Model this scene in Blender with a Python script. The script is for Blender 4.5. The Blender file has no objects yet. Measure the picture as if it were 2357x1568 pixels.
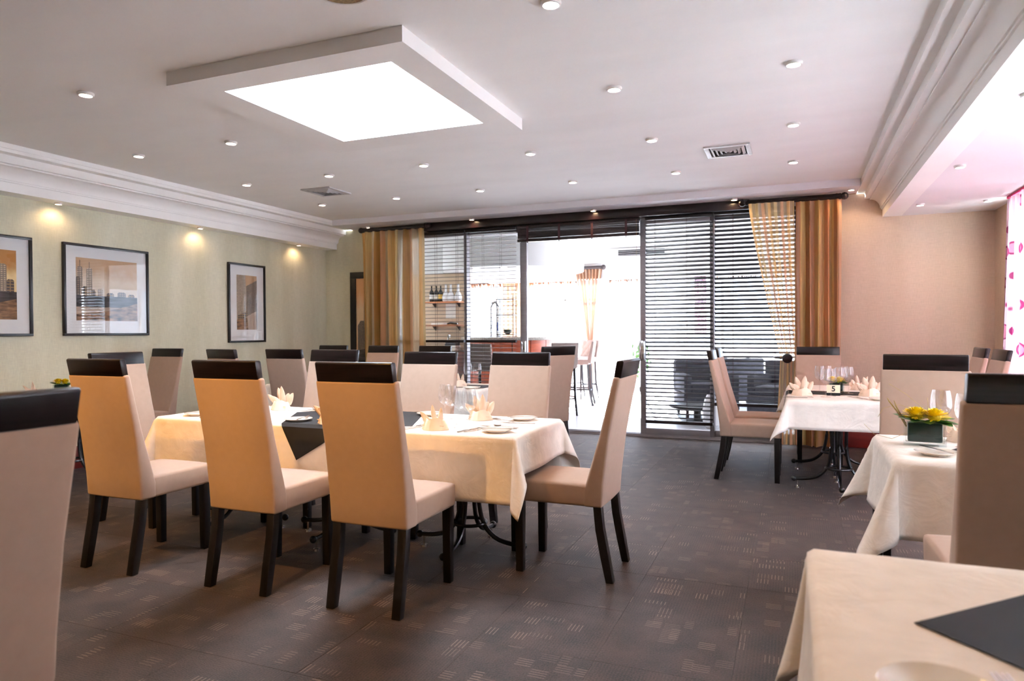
import bpy, bmesh, math, random
from mathutils import Vector, Matrix
PI = math.pi
D = math.radians
random.seed(7)
SC = bpy.context.scene
COL = SC.collection

# ------------------------------------------------------------------ camera
CAM_H = 1.2
yaw, pitch, roll = .3872, -.0127, -.0054
f_ = Vector((-math.sin(yaw)*math.cos(pitch), math.cos(yaw)*math.cos(pitch), math.sin(pitch)))
r_ = Vector((math.cos(yaw), math.sin(yaw), 0)); u_ = r_.cross(f_)
R2 = r_*math.cos(roll)+u_*math.sin(roll); U2 = u_*math.cos(roll)-r_*math.sin(roll)
cam = bpy.data.cameras.new('camera'); cam_ob = bpy.data.objects.new('camera', cam); COL.objects.link(cam_ob)
cam.sensor_width = 36; cam.lens = 36*1584.4/2357; cam.sensor_fit = 'HORIZONTAL'
cam.clip_start = .05; cam.clip_end = 200
cam.dof.use_dof = True; cam.dof.focus_distance = 4.2; cam.dof.aperture_fstop = 3.2
cam_ob.matrix_world = Matrix(((R2.x, U2.x, -f_.x, 0), (R2.y, U2.y, -f_.y, 0), (R2.z, U2.z, -f_.z, CAM_H), (0, 0, 0, 1)))
SC.camera = cam_ob

# ------------------------------------------------------------------ sky and exposure
SKY = 12
w = bpy.data.worlds.new('sky'); SC.world = w; w.use_nodes = True
bg = w.node_tree.nodes['Background']; bg.inputs[0].default_value = (.78, .89, 1, 1); bg.inputs[1].default_value = SKY
SC.view_settings.view_transform = 'Standard'; SC.view_settings.look = 'None'
SC.view_settings.exposure = 2.0; SC.view_settings.gamma = 1; SC.view_settings.use_curve_mapping = False
cy = SC.cycles
cy.use_denoising = True; cy.caustics_reflective = False; cy.caustics_refractive = False
cy.max_bounces = 10; cy.diffuse_bounces = 6; cy.glossy_bounces = 4; cy.transmission_bounces = 6; cy.transparent_max_bounces = 24
cy.sample_clamp_indirect = 6; cy.blur_glossy = .5
WARM = (1, .50, .12)
W_AIM = 58
W_GRID, W_EDGE, W_SIDE = 1.8, 1.25, .7      # watts of ceiling, window-edge and side spots

sl = bpy.data.lights.new('sun', 'SUN'); sl.energy = 110; sl.color = (1, .95, .88); sl.angle = math.radians(.6)
so = bpy.data.objects.new('sun', sl); COL.objects.link(so)
so.rotation_euler = Vector((.22, -.86, -.45)).to_track_quat('-Z', 'Y').to_euler()      # afternoon sun beyond the bar, a little to the left
# portals: light gates in the real openings (they emit nothing)
def portal(name, loc, rot, sx, sy):
    l = bpy.data.lights.new(name, 'AREA'); l.shape = 'RECTANGLE'; l.size = sx; l.size_y = sy
    l.cycles.is_portal = True
    o = bpy.data.objects.new(name, l); COL.objects.link(o); o.location = loc; o.rotation_euler = rot
portal('sky_portal', (-2.435, 3.58, 3.24), (0, 0, 0), 1.12, 1.13)
portal('sky_portal', (1.9, 4.86, 1.35), (0, PI/2, 0), 1.9, 4.5)
portal('sky_portal', (-3, 13.6, 1.2), (-PI/2, 0, 0), 11.6, 2.2)
portal('sky_portal', (3.12, 12.1, 1.2), (0, PI/2, 0), 2.2, 2.7)

# ------------------------------------------------------------------ materials
MATS = {}
def new(name):
    m = bpy.data.materials.new(name); m.use_nodes = True; MATS[name] = m
    return m, m.node_tree.nodes, m.node_tree.links, m.node_tree.nodes['Principled BSDF']
def ramp(N, stops):
    r = N.new('ShaderNodeValToRGB'); e = r.color_ramp.elements
    while len(e) < len(stops): e.new(.5)
    for i, (p, c) in enumerate(stops): e[i].position = p; e[i].color = (*c, 1)
    return r
def simple(name, c, rough=.5, metal=0, noise=0, scale=(20, 20, 20), bump=0, bscale=300, coat=0, sheen=0, spec=.5, coord='Object'):
    m, N, L, b = new(name)
    b.inputs['Base Color'].default_value = (*c, 1); b.inputs['Roughness'].default_value = rough; b.inputs['Metallic'].default_value = metal
    b.inputs['Coat Weight'].default_value = coat; b.inputs['Sheen Weight'].default_value = sheen; b.inputs['Specular IOR Level'].default_value = spec
    if noise or bump:
        tc = N.new('ShaderNodeTexCoord')
    if noise:
        mp = N.new('ShaderNodeMapping'); mp.inputs['Scale'].default_value = scale
        n = N.new('ShaderNodeTexNoise'); n.inputs['Scale'].default_value = 1; n.inputs['Detail'].default_value = 5
        L.new(tc.outputs[coord], mp.inputs[0]); L.new(mp.outputs[0], n.inputs[0])
        r = ramp(N, [(.3, [x*(1-noise) for x in c]), (.7, [min(1, x*(1+noise)) for x in c])])
        L.new(n.outputs[0], r.inputs[0]); L.new(r.outputs[0], b.inputs['Base Color'])
    if bump:
        n2 = N.new('ShaderNodeTexNoise'); n2.inputs['Scale'].default_value = bscale; n2.inputs['Detail'].default_value = 3
        bp = N.new('ShaderNodeBump'); bp.inputs['Strength'].default_value = bump; bp.inputs['Distance'].default_value = .002
        L.new(tc.outputs[coord], n2.inputs[0]); L.new(n2.outputs[0], bp.inputs['Height']); L.new(bp.outputs[0], b.inputs['Normal'])
    return m
M = MATS
simple('suede', (.44, .31, .24), .92, noise=.025, scale=(30, 30, 30), bump=.25, bscale=420, sheen=.25, spec=.15)
simple('dark_wood', (.0075, .0035, .004), .30, noise=.7, scale=(6, 90, 90), coat=.06, spec=.35)
simple('leg_wood', (.005, .003, .0035), .38, noise=.4, scale=(40, 40, 6))
simple('linen', (.83, .765, .70), .85, noise=.05, scale=(14, 14, 14), bump=.12, bscale=500, spec=.2)
_m = M['linen']; _N, _L = _m.node_tree.nodes, _m.node_tree.links
_b = _N['Principled BSDF']; _tc = _N.new('ShaderNodeTexCoord'); _n = _N.new('ShaderNodeTexNoise'); _n.inputs['Scale'].default_value = 9; _n.inputs['Detail'].default_value = 4; _n.inputs['Distortion'].default_value = 1.2
_bp = _N.new('ShaderNodeBump'); _bp.inputs['Strength'].default_value = .35; _bp.inputs['Distance'].default_value = .02
_old = _b.inputs['Normal'].links[0].from_socket; _L.new(_tc.outputs['Object'], _n.inputs[0]); _L.new(_n.outputs[0], _bp.inputs['Height']); _L.new(_old, _bp.inputs['Normal']); _L.new(_bp.outputs[0], _b.inputs['Normal'])
simple('napkin_linen', (.84, .66, .52), .85, noise=.05, scale=(30, 30, 30), bump=.1, bscale=500, spec=.2)
simple('black_cloth', (.0032, .0034, .006), .75, noise=.3, scale=(14, 14, 14), bump=.1, bscale=500)
simple('ceiling_paint', (.94, .935, .92), .85, noise=.03, scale=(1.2, 3, 1), bump=.06, bscale=40)
simple('trim_paint', (.93, .925, .91), .55, noise=.015, scale=(4, 4, 4))
simple('soffit_paint', (.82, .81, .84), .6, noise=.02, scale=(2, 2, 2))
simple('bar_paint', (.76, .755, .745), .7, noise=.02, scale=(3, 3, 3))
simple('bar_wall_paint', (.60, .46, .33), .7, noise=.04, scale=(3, 3, 3))
simple('maroon_paint', (.20, .025, .018), .45, noise=.2, scale=(5, 5, 30))
simple('cast_iron', (.005, .0055, .007), .32, metal=.0, noise=.3, scale=(30, 30, 30), coat=.3)
simple('steel', (.62, .60, .58), .16, metal=1, noise=.06, scale=(60, 60, 60))
simple('chrome', (.75, .75, .78), .12, metal=1)
simple('aluminium', (.36, .34, .36), .42, metal=.55, noise=.06, scale=(3, 3, 60))
simple('porcelain', (.80, .74, .66), .12, noise=.02, scale=(10, 10, 10), coat=.5)
simple('pelmet_wood', (.011, .004, .005), .30, noise=.5, scale=(2, 60, 60), coat=.2)
simple('blind_wood', (.010, .006, .008), .42, noise=.4, scale=(2, 60, 60))
simple('blind_tape', (.05, .015, .02), .8, noise=.1, scale=(60, 60, 60))
simple('frame_wood', (.004, .0035, .0045), .32, noise=.4, scale=(40, 40, 40))
simple('mat_board', (.78, .79, .80), .8, noise=.01, scale=(40, 40, 40))
simple('vent_metal', (.60, .58, .58), .45, metal=.3, noise=.05, scale=(30, 30, 30))
simple('dark_void', (.01, .01, .01), .9)
simple('yellow_petal', (.86, .66, .01), .6, noise=.15, scale=(80, 80, 80))
simple('green_leaf', (.035, .13, .012), .4, noise=.5, scale=(40, 40, 40))
simple('wrap_leaf', (.006, .035, .028), .35, noise=.3, scale=(20, 20, 60))
simple('dry_grass', (.45, .32, .12), .7, noise=.2, scale=(50, 50, 50))
simple('card', (.85, .76, .55), .6)
simple('ink', (.01, .01, .012), .6)
simple('bar_panel', (.55, .10, .035), .30, noise=.25, scale=(3, 3, 30), coat=.3)
simple('granite', (.42, .38, .33), .25, noise=.5, scale=(90, 90, 90))
simple('orange_shelf', (.62, .22, .08), .4, noise=.15, scale=(30, 3, 30))
simple('bottle_dark', (.012, .014, .016), .12, coat=.5)
simple('label_paper', (.80, .78, .74), .6)
simple('label_gold', (.70, .42, .08), .5)
simple('white_glaze', (.82, .82, .84), .2, coat=.4)
simple('pale_floor', (.55, .56, .60), .38, noise=.08, scale=(1.2, 10, 1))
simple('paving', (.62, .61, .60), .8, noise=.1, scale=(2, 2, 2))
simple('stool_fabric', (.30, .235, .21), .85, noise=.04, scale=(30, 30, 30), sheen=.2)
simple('sofa_fabric', (.05, .05, .065), .85, noise=.2, scale=(30, 30, 30))
simple('straw', (.55, .27, .13), .9, noise=.35, scale=(40, 40, 10))
simple('light_trim', (.80, .78, .76), .35)
simple('speaker_mesh', (.32, .22, .11), .6, metal=.3, noise=.5, scale=(140, 140, 140))
simple('plastic_white', (.72, .74, .72), .4)
simple('blue_plastic', (.03, .09, .35), .35)
simple('magenta', (.62, .02, .16), .7)
simple('cord', (.30, .16, .06), .6)

def emit(name, c, s):
    m, N, L, b = new(name)
    b.inputs['Base Color'].default_value = (0, 0, 0, 1)
    b.inputs['Emission Color'].default_value = (*c, 1); b.inputs['Emission Strength'].default_value = s
emit('lamp_glow', (1, .86, .72), 9)
emit('lamp_glow_warm', (1, .70, .42), 12)

def glass(name, tint=(1, 1, 1), ior=1.45, rough=0.0):
    m, N, L, b = new(name); N.remove(b); out = N['Material Output']
    t = N.new('ShaderNodeBsdfTransparent'); t.inputs[0].default_value = (*tint, 1)
    g = N.new('ShaderNodeBsdfGlossy'); g.inputs['Roughness'].default_value = rough
    fr = N.new('ShaderNodeFresnel'); fr.inputs[0].default_value = ior
    mx = N.new('ShaderNodeMixShader')
    ge = N.new('ShaderNodeNewGeometry'); iv = N.new('ShaderNodeMath'); iv.operation = 'SUBTRACT'; iv.inputs[0].default_value = 1; L.new(ge.outputs['Backfacing'], iv.inputs[1])
    mu = N.new('ShaderNodeMath'); mu.operation = 'MULTIPLY'; L.new(fr.outputs[0], mu.inputs[0]); L.new(iv.outputs[0], mu.inputs[1])
    L.new(mu.outputs[0], mx.inputs[0]); L.new(t.outputs[0], mx.inputs[1]); L.new(g.outputs[0], mx.inputs[2]); L.new(mx.outputs[0], out.inputs[0])
glass('clear_glass', (.99, .99, .99), 2.0, .01)
glass('pane_glass', (.97, .98, .98), 1.5)
glass('tinted_glass', (.42, .43, .455), 1.5)  # tint added to dim the daylight entering the bar
glass('picture_glass', (1, 1, 1), 1.52, .01)
glass('vase_glass', (.93, .96, .96), 1.5, .01)

def dome():
    m, N, L, b = new('dome_glass'); N.remove(b); out = N['Material Output']
    d = N.new('ShaderNodeBsdfTranslucent'); d.inputs[0].default_value = (.34, .37, .415, 1)
    L.new(d.outputs[0], out.inputs[0])
dome()

def wallpaper(name, c1, c2, c3):
    m, N, L, b = new(name); b.inputs['Roughness'].default_value = .8; b.inputs['Specular IOR Level'].default_value = .2
    g = N.new('ShaderNodeNewGeometry')
    mp = N.new('ShaderNodeMapping'); mp.inputs['Scale'].default_value = (2.4, 2.4, .35)
    n = N.new('ShaderNodeTexNoise'); n.inputs['Scale'].default_value = 1.6; n.inputs['Detail'].default_value = 6
    L.new(g.outputs['Position'], mp.inputs[0]); L.new(mp.outputs[0], n.inputs[0])
    r = ramp(N, [(.32, c1), (.5, c2), (.68, c3)]); L.new(n.outputs[0], r.inputs[0])
    mp2 = N.new('ShaderNodeMapping'); mp2.inputs['Scale'].default_value = (160, 160, 18)
    mp3 = N.new('ShaderNodeMapping'); mp3.inputs['Scale'].default_value = (14, 14, 200)
    n2 = N.new('ShaderNodeTexNoise'); n2.inputs['Scale'].default_value = 1; n3 = N.new('ShaderNodeTexNoise'); n3.inputs['Scale'].default_value = 1
    L.new(g.outputs['Position'], mp2.inputs[0]); L.new(g.outputs['Position'], mp3.inputs[0]); L.new(mp2.outputs[0], n2.inputs[0]); L.new(mp3.outputs[0], n3.inputs[0])
    ad = N.new('ShaderNodeMath'); ad.operation = 'ADD'; L.new(n2.outputs[0], ad.inputs[0]); L.new(n3.outputs[0], ad.inputs[1])
    mr = N.new('ShaderNodeMapRange'); mr.inputs[1].default_value = .6; mr.inputs[2].default_value = 1.4; mr.inputs[3].default_value = .90; mr.inputs[4].default_value = 1.08
    L.new(ad.outputs[0], mr.inputs[0])
    mx = N.new('ShaderNodeMix'); mx.data_type = 'RGBA'; mx.blend_type = 'MULTIPLY'; mx.inputs[0].default_value = 1
    L.new(r.outputs[0], mx.inputs[6]); L.new(mr.outputs[0], mx.inputs[7]); L.new(mx.outputs[2], b.inputs['Base Color'])
    bp = N.new('ShaderNodeBump'); bp.inputs['Strength'].default_value = .15; bp.inputs['Distance'].default_value = .002
    L.new(ad.outputs[0], bp.inputs['Height']); L.new(bp.outputs[0], b.inputs['Normal'])
wallpaper('wallpaper_green', (.60, .58, .43), (.66, .64, .49), (.71, .69, .55))
wallpaper('wallpaper_warm_tint', (.56, .44, .33), (.59, .465, .355), (.62, .49, .38))  # peach of the warm lamps worked into the right-hand paper's colour

TILE = .4755; TX, TY = -.67, 4.32
def carpet():
    m, N, L, b = new('carpet'); b.inputs['Roughness'].default_value = .62; b.inputs['Specular IOR Level'].default_value = .42
    b.inputs['Sheen Weight'].default_value = .06
    def mth(op, a, c=None, clamp=False):
        n = N.new('ShaderNodeMath'); n.operation = op; n.use_clamp = clamp
        for i, v in enumerate((a, c)):
            if v is None: continue
            if isinstance(v, (int, float)): n.inputs[i].default_value = v
            else: L.new(v, n.inputs[i])
        return n.outputs[0]
    g = N.new('ShaderNodeNewGeometry'); sp = N.new('ShaderNodeSeparateXYZ'); L.new(g.outputs['Position'], sp.inputs[0])
    x = mth('SUBTRACT', sp.outputs[0], TX-40*TILE); y = mth('SUBTRACT', sp.outputs[1], TY-40*TILE)
    tx = mth('FLOOR', mth('DIVIDE', x, TILE)); ty = mth('FLOOR', mth('DIVIDE', y, TILE))
    par = mth('MODULO', mth('ADD', tx, ty), 2)
    inv = mth('SUBTRACT', 1, par)
    u = mth('ADD', mth('MULTIPLY', x, par), mth('MULTIPLY', y, inv))
    v = mth('ADD', mth('MULTIPLY', y, par), mth('MULTIPLY', x, inv))
    def dashes(cw, ch, thr, lines, seed):
        cu = mth('FLOOR', mth('DIVIDE', u, cw)); cv = mth('FLOOR', mth('DIVIDE', v, ch))
        cb = N.new('ShaderNodeCombineXYZ'); L.new(cu, cb.inputs[0]); L.new(cv, cb.inputs[1])
        L.new(mth('ADD', mth('MULTIPLY', tx, 7.3), mth('ADD', mth('MULTIPLY', ty, 3.1), seed)), cb.inputs[2])
        wn = N.new('ShaderNodeTexWhiteNoise'); L.new(cb.outputs[0], wn.inputs[0])
        on = mth('MULTIPLY', mth('LESS_THAN', wn.outputs[0], thr), mth('ADD', .35, mth('MULTIPLY', wn.outputs[0], .65/thr)))
        fu = mth('FRACT', mth('DIVIDE', u, cw)); fv = mth('FRACT', mth('DIVIDE', v, ch))
        ln = mth('GREATER_THAN', mth('SINE', mth('MULTIPLY', fu, 2*PI*lines)), .72)
        mask = mth('MULTIPLY', mth('LESS_THAN', mth('ABSOLUTE', mth('SUBTRACT', fv, .5)), .42), mth('LESS_THAN', fu, .86))
        return mth('MULTIPLY', on, mth('MULTIPLY', ln, mask))
    d1 = dashes(.062, .075, .11, 4, 1.7); d2 = dashes(.12, .042, .085, 7, 9.1)
    ds = mth('MAXIMUM', d1, d2)
    fine = mth('SINE', mth('MULTIPLY', u, 2*PI/.012))
    n = N.new('ShaderNodeTexNoise'); n.inputs['Scale'].default_value = 170; n.inputs['Detail'].default_value = 3; L.new(g.outputs['Position'], n.inputs[0])
    nb = N.new('ShaderNodeTexNoise'); nb.inputs['Scale'].default_value = 7; nb.inputs['Detail'].default_value = 4; L.new(g.outputs['Position'], nb.inputs[0])
    k = mth('ADD', mth('MULTIPLY', n.outputs[0], .75), mth('ADD', mth('MULTIPLY', nb.outputs[0], .45), mth('MULTIPLY', fine, .05)))
    r = ramp(N, [(.42, (.004, .002, .0018)), (.80, (.072, .042, .033))]); L.new(k, r.inputs[0])
    mx = N.new('ShaderNodeMix'); mx.data_type = 'RGBA'
    L.new(mth('MULTIPLY', ds, .72), mx.inputs[0]); L.new(r.outputs[0], mx.inputs[6]); mx.inputs[7].default_value = (.27, .185, .145, 1)
    L.new(mx.outputs[2], b.inputs['Base Color'])
    bp = N.new('ShaderNodeBump'); bp.inputs['Strength'].default_value = .5; bp.inputs['Distance'].default_value = .004
    L.new(n.outputs[0], bp.inputs['Height']); L.new(bp.outputs[0], b.inputs['Normal'])
carpet()

def curtain_mat(name, cols, stripes, alpha, trans=.45):
    """striped woven cloth: colour bands across u, translucent, partly see-through where alpha < 1 (one alpha per band)"""
    m, N, L, b = new(name); out = N['Material Output']
    uv = N.new('ShaderNodeUVMap'); sp = N.new('ShaderNodeSeparateXYZ'); L.new(uv.outputs[0], sp.inputs[0])
    mu = N.new('ShaderNodeMath'); mu.operation = 'MULTIPLY'; mu.inputs[1].default_value = stripes; L.new(sp.outputs[0], mu.inputs[0])
    fr = N.new('ShaderNodeMath'); fr.operation = 'FRACT'; L.new(mu.outputs[0], fr.inputs[0])
    k = len(cols)
    r = ramp(N, [(i/k, c) for i, c in enumerate(cols)]); r.color_ramp.interpolation = 'CONSTANT'; L.new(fr.outputs[0], r.inputs[0])
    ra = ramp(N, [(i/k, (a, a, a)) for i, a in enumerate(alpha)]); ra.color_ramp.interpolation = 'CONSTANT'; L.new(fr.outputs[0], ra.inputs[0])
    n = N.new('ShaderNodeTexNoise'); mp = N.new('ShaderNodeMapping'); mp.inputs['Scale'].default_value = (300, 5, 1); n.inputs['Scale'].default_value = 1
    L.new(uv.outputs[0], mp.inputs[0]); L.new(mp.outputs[0], n.inputs[0])
    mr = N.new('ShaderNodeMapRange'); mr.inputs[1].default_value = .3; mr.inputs[2].default_value = .7; mr.inputs[3].default_value = .8; mr.inputs[4].default_value = 1.15; L.new(n.outputs[0], mr.inputs[0])
    mx = N.new('ShaderNodeMix'); mx.data_type = 'RGBA'; mx.blend_type = 'MULTIPLY'; mx.inputs[0].default_value = 1
    L.new(r.outputs[0], mx.inputs[6]); L.new(mr.outputs[0], mx.inputs[7])
    L.new(mx.outputs[2], b.inputs['Base Color']); b.inputs['Roughness'].default_value = .6; b.inputs['Sheen Weight'].default_value = .2
    tl = N.new('ShaderNodeBsdfTranslucent'); L.new(mx.outputs[2], tl.inputs[0])
    s1 = N.new('ShaderNodeMixShader'); s1.inputs[0].default_value = trans; L.new(b.outputs[0], s1.inputs[1]); L.new(tl.outputs[0], s1.inputs[2])
    tp = N.new('ShaderNodeBsdfTransparent'); s2 = N.new('ShaderNodeMixShader')
    L.new(ra.outputs[0], s2.inputs[0]); L.new(tp.outputs[0], s2.inputs[1]); L.new(s1.outputs[0], s2.inputs[2]); L.new(s2.outputs[0], out.inputs[0])
G1, G2, G3, G4 = (.82, .54, .23), (.76, .58, .28), (.74, .44, .25), (.55, .32, .11)
curtain_mat('curtain_gold', [G1, G2, (.95, .84, .62), G4, G3, (.9, .76, .5)], 2.2, [.96, .85, .55, .97, .96, .6], .62)
curtain_mat('curtain_rust', [(.66, .33, .15), (.62, .42, .16), (.40, .19, .07), (.72, .42, .25), (.58, .38, .13), (.70, .45, .20)], 1.6, [.97]*6, .35)
curtain_mat('curtain_sheer', [G1, (.72, .52, .28), G2, (.80, .66, .46), G3, (.74, .56, .34)], 2.4, [.92, .62, .86, .52, .95, .60], .4)
curtain_mat('curtain_bar', [(.42, .22, .11), (.46, .30, .2), (.42, .23, .13)], 6, [.97, .85, .97], .2)
def pink():
    m, N, L, b = new('curtain_pink'); out = N['Material Output']
    uv = N.new('ShaderNodeUVMap'); mp = N.new('ShaderNodeMapping'); mp.inputs['Scale'].default_value = (3.6, 11, 1)
    vo = N.new('ShaderNodeTexVoronoi'); vo.inputs['Scale'].default_value = 1; vo.inputs['Randomness'].default_value = .5
    L.new(uv.outputs[0], mp.inputs[0]); L.new(mp.outputs[0], vo.inputs[0])
    r = ramp(N, [(0, (.22, .08, .125)), (.26, (.22, .08, .125)), (.28, (.10, .006, .04)), (.32, (.10, .006, .04)), (.34, (.28, .185, .22)), (1, (.28, .185, .22))])
    L.new(vo.outputs['Distance'], r.inputs[0]); L.new(r.outputs[0], b.inputs['Base Color']); b.inputs['Roughness'].default_value = .7
    tl = N.new('ShaderNodeBsdfTranslucent'); L.new(r.outputs[0], tl.inputs[0]); tp = N.new('ShaderNodeBsdfTransparent')
    s1 = N.new('ShaderNodeMixShader'); s1.inputs[0].default_value = .5; L.new(b.outputs[0], s1.inputs[1]); L.new(tl.outputs[0], s1.inputs[2])
    s2 = N.new('ShaderNodeMixShader'); s2.inputs[0].default_value = .96; L.new(tp.outputs[0], s2.inputs[1]); L.new(s1.outputs[0], s2.inputs[2]); L.new(s2.outputs[0], out.inputs[0])
pink()

def dimming_sheer_mat():  # cloth of an unseen curtain, added to soften the near window's daylight
    m, N, L, b = new('dimming_sheer'); out = N['Material Output']; b.inputs['Base Color'].default_value = (.62, .63, .66, 1); b.inputs['Roughness'].default_value = .8
    tl = N.new('ShaderNodeBsdfTranslucent'); tl.inputs[0].default_value = (.60, .61, .65, 1); tp = N.new('ShaderNodeBsdfTransparent')
    s1 = N.new('ShaderNodeMixShader'); s1.inputs[0].default_value = .5; L.new(b.outputs[0], s1.inputs[1]); L.new(tl.outputs[0], s1.inputs[2])
    s2 = N.new('ShaderNodeMixShader'); s2.inputs[0].default_value = .94; L.new(tp.outputs[0], s2.inputs[1]); L.new(s1.outputs[0], s2.inputs[2]); L.new(s2.outputs[0], out.inputs[0])
dimming_sheer_mat()
def sepia(name, top, mid, low):
    m, N, L, b = new(name); b.inputs['Roughness'].default_value = .8
    tc = N.new('ShaderNodeTexCoord'); sp = N.new('ShaderNodeSeparateXYZ'); L.new(tc.outputs['Generated'], sp.inputs[0])
    n = N.new('ShaderNodeTexNoise'); n.inputs['Scale'].default_value = 5; n.inputs['Detail'].default_value = 6; L.new(tc.outputs['Generated'], n.inputs[0])
    a = N.new('ShaderNodeMath'); a.operation = 'MULTIPLY_ADD'; a.inputs[1].default_value = .35; L.new(n.outputs[0], a.inputs[0]); L.new(sp.outputs[2], a.inputs[2])
    r = ramp(N, [(.1, low), (.45, low), (.6, mid), (.8, mid), (1.0, top)]); L.new(a.outputs[0], r.inputs[0]); L.new(r.outputs[0], b.inputs['Base Color'])
sepia('print_sky', (.45, .20, .05), (.80, .62, .32), (.62, .38, .14))
sepia('print_sky_grey', (.52, .34, .20), (.68, .58, .46), (.40, .30, .22))
sepia('print_sky_orange', (.85, .45, .2), (.9, .66, .42), (.85, .6, .36))
def tower_print(name, c, mortar, sx=26, sz=60):
    m, N, L, b = new(name); b.inputs['Roughness'].default_value = .8
    tc = N.new('ShaderNodeTexCoord'); mp = N.new('ShaderNodeMapping'); mp.inputs['Rotation'].default_value = (PI/2, 0, 0)
    ad = N.new('ShaderNodeVectorMath'); ad.operation = 'ADD'
    sp = N.new('ShaderNodeSeparateXYZ'); cb = N.new('ShaderNodeCombineXYZ'); s = N.new('ShaderNodeMath'); s.operation = 'ADD'
    L.new(tc.outputs['Object'], sp.inputs[0]); L.new(sp.outputs[0], s.inputs[0]); L.new(sp.outputs[1], s.inputs[1]); L.new(s.outputs[0], cb.inputs[0]); L.new(sp.outputs[2], cb.inputs[1])
    br = N.new('ShaderNodeTexBrick'); br.offset = 0; br.inputs['Scale'].default_value = 1; br.inputs['Brick Width'].default_value = 1/sx*.6; br.inputs['Row Height'].default_value = 1/sz
    br.inputs['Mortar Size'].default_value = .004; br.inputs['Color1'].default_value = (*c, 1); br.inputs['Color2'].default_value = (*[x*.7 for x in c], 1); br.inputs['Mortar'].default_value = (*mortar, 1)
    L.new(cb.outputs[0], br.inputs[0]); L.new(br.outputs[0], b.inputs['Base Color'])
tower_print('print_tower', (.42, .30, .20), (.10, .09, .09))
tower_print('print_tower_pale', (.62, .50, .36), (.22, .18, .15))
tower_print('print_tower_dark', (.08, .07, .07), (.30, .20, .10), 18, 40)
simple('print_water', (.05, .045, .05), .8, noise=.9, scale=(6, 6, 50))
simple('print_shore', (.22, .12, .06), .8, noise=.8, scale=(12, 12, 40))

# ------------------------------------------------------------------ mesh helpers
class MB:
    def __init__(s): s.v = []; s.f = []; s.uv = None
    def add(s, vs, fs):
        n = len(s.v); s.v += [tuple(p) for p in vs]; s.f += [tuple(i+n for i in q) for q in fs]; return s
    def box(s, x0, x1, y0, y1, z0, z1):
        return s.add([(x, y, z) for z in (z0, z1) for y in (y0, y1) for x in (x0, x1)],
                     [(0, 2, 3, 1), (4, 5, 7, 6), (0, 1, 5, 4), (2, 6, 7, 3), (0, 4, 6, 2), (1, 3, 7, 5)])
    def prism(s, prof, lo, hi, axis='x'):
        """closed profile (a,b) swept along axis; x -> (a,b)=(y,z), y -> (x,z), z -> (x,y)"""
        n = len(prof); P = {'x': lambda t, a, b: (t, a, b), 'y': lambda t, a, b: (a, t, b), 'z': lambda t, a, b: (a, b, t)}[axis]
        vs = [P(lo, a, b) for a, b in prof]+[P(hi, a, b) for a, b in prof]
        fs = [(i, (i+1) % n, n+(i+1) % n, n+i) for i in range(n)]+[tuple(range(n-1, -1, -1)), tuple(range(n, 2*n))]
        return s.add(vs, fs)
    def lathe(s, prof, n=24, c=(0, 0, 0), caps=True):
        vs = [(c[0]+r*math.cos(2*PI*k/n), c[1]+r*math.sin(2*PI*k/n), c[2]+z) for r, z in prof for k in range(n)]
        fs = [(i*n+k, i*n+(k+1) % n, (i+1)*n+(k+1) % n, (i+1)*n+k) for i in range(len(prof)-1) for k in range(n)]
        if caps: fs += [tuple(range(n-1, -1, -1)), tuple((len(prof)-1)*n+k for k in range(n))]
        return s.add(vs, fs)
    def tube(s, pts, r, n=8):
        pts = [Vector(p) for p in pts]; rr = r if isinstance(r, (list, tuple)) else [r]*len(pts); vs = []; fs = []
        for i, p in enumerate(pts):
            d = (pts[min(i+1, len(pts)-1)]-pts[max(i-1, 0)]).normalized()
            a = d.cross(Vector((0, 0, 1)))
            if a.length < .05: a = d.cross(Vector((0, 1, 0)))
            a.normalize(); b = d.cross(a)
            vs += [p+(a*math.cos(2*PI*k/n)+b*math.sin(2*PI*k/n))*rr[i] for k in range(n)]
        m = len(pts)
        fs = [(i*n+k, i*n+(k+1) % n, (i+1)*n+(k+1) % n, (i+1)*n+k) for i in range(m-1) for k in range(n)]
        fs += [tuple(range(n-1, -1, -1)), tuple((m-1)*n+k for k in range(n))]
        return s.add(vs, fs)
    def ball(s, c, r, n=12, m=8):
        return s.lathe([(max(r*math.sin(PI*i/m), 1e-4), -r*math.cos(PI*i/m)) for i in range(m+1)], n, c)
    def build(s, name, mat, parent=None, bevel=0, seg=2, smooth=35, loc=None, recalc=True):
        me = bpy.data.meshes.new(name); me.from_pydata(s.v, [], s.f); me.validate()
        bm = bmesh.new(); bm.from_mesh(me)
        if recalc: bmesh.ops.recalc_face_normals(bm, faces=bm.faces)
        if bevel:
            eds = [e for e in bm.edges if len(e.link_faces) == 2 and e.calc_face_angle(0) > .5]
            bmesh.ops.bevel(bm, geom=eds, offset=bevel, segments=seg, profile=.5, affect='EDGES', clamp_overlap=True)
        bm.to_mesh(me); bm.free()
        if smooth:
            for p in me.polygons: p.use_smooth = True
            me.set_sharp_from_angle(angle=math.radians(smooth))
        for mm in (mat if isinstance(mat, list) else [mat]): me.materials.append(M[mm])
        o = bpy.data.objects.new(name, me); COL.objects.link(o)
        if parent: o.parent = parent
        if loc: o.location = loc
        return o
def box(name, mat, b, parent=None, bevel=0, **k): return MB().box(*b).build(name, mat, parent, bevel, **k)
def tag(o, label=None, cat=None, group=None, kind=None):
    if label: o['label'] = label
    if cat: o['category'] = cat
    if group: o['group'] = group
    if kind: o['kind'] = kind
    return o
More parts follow.
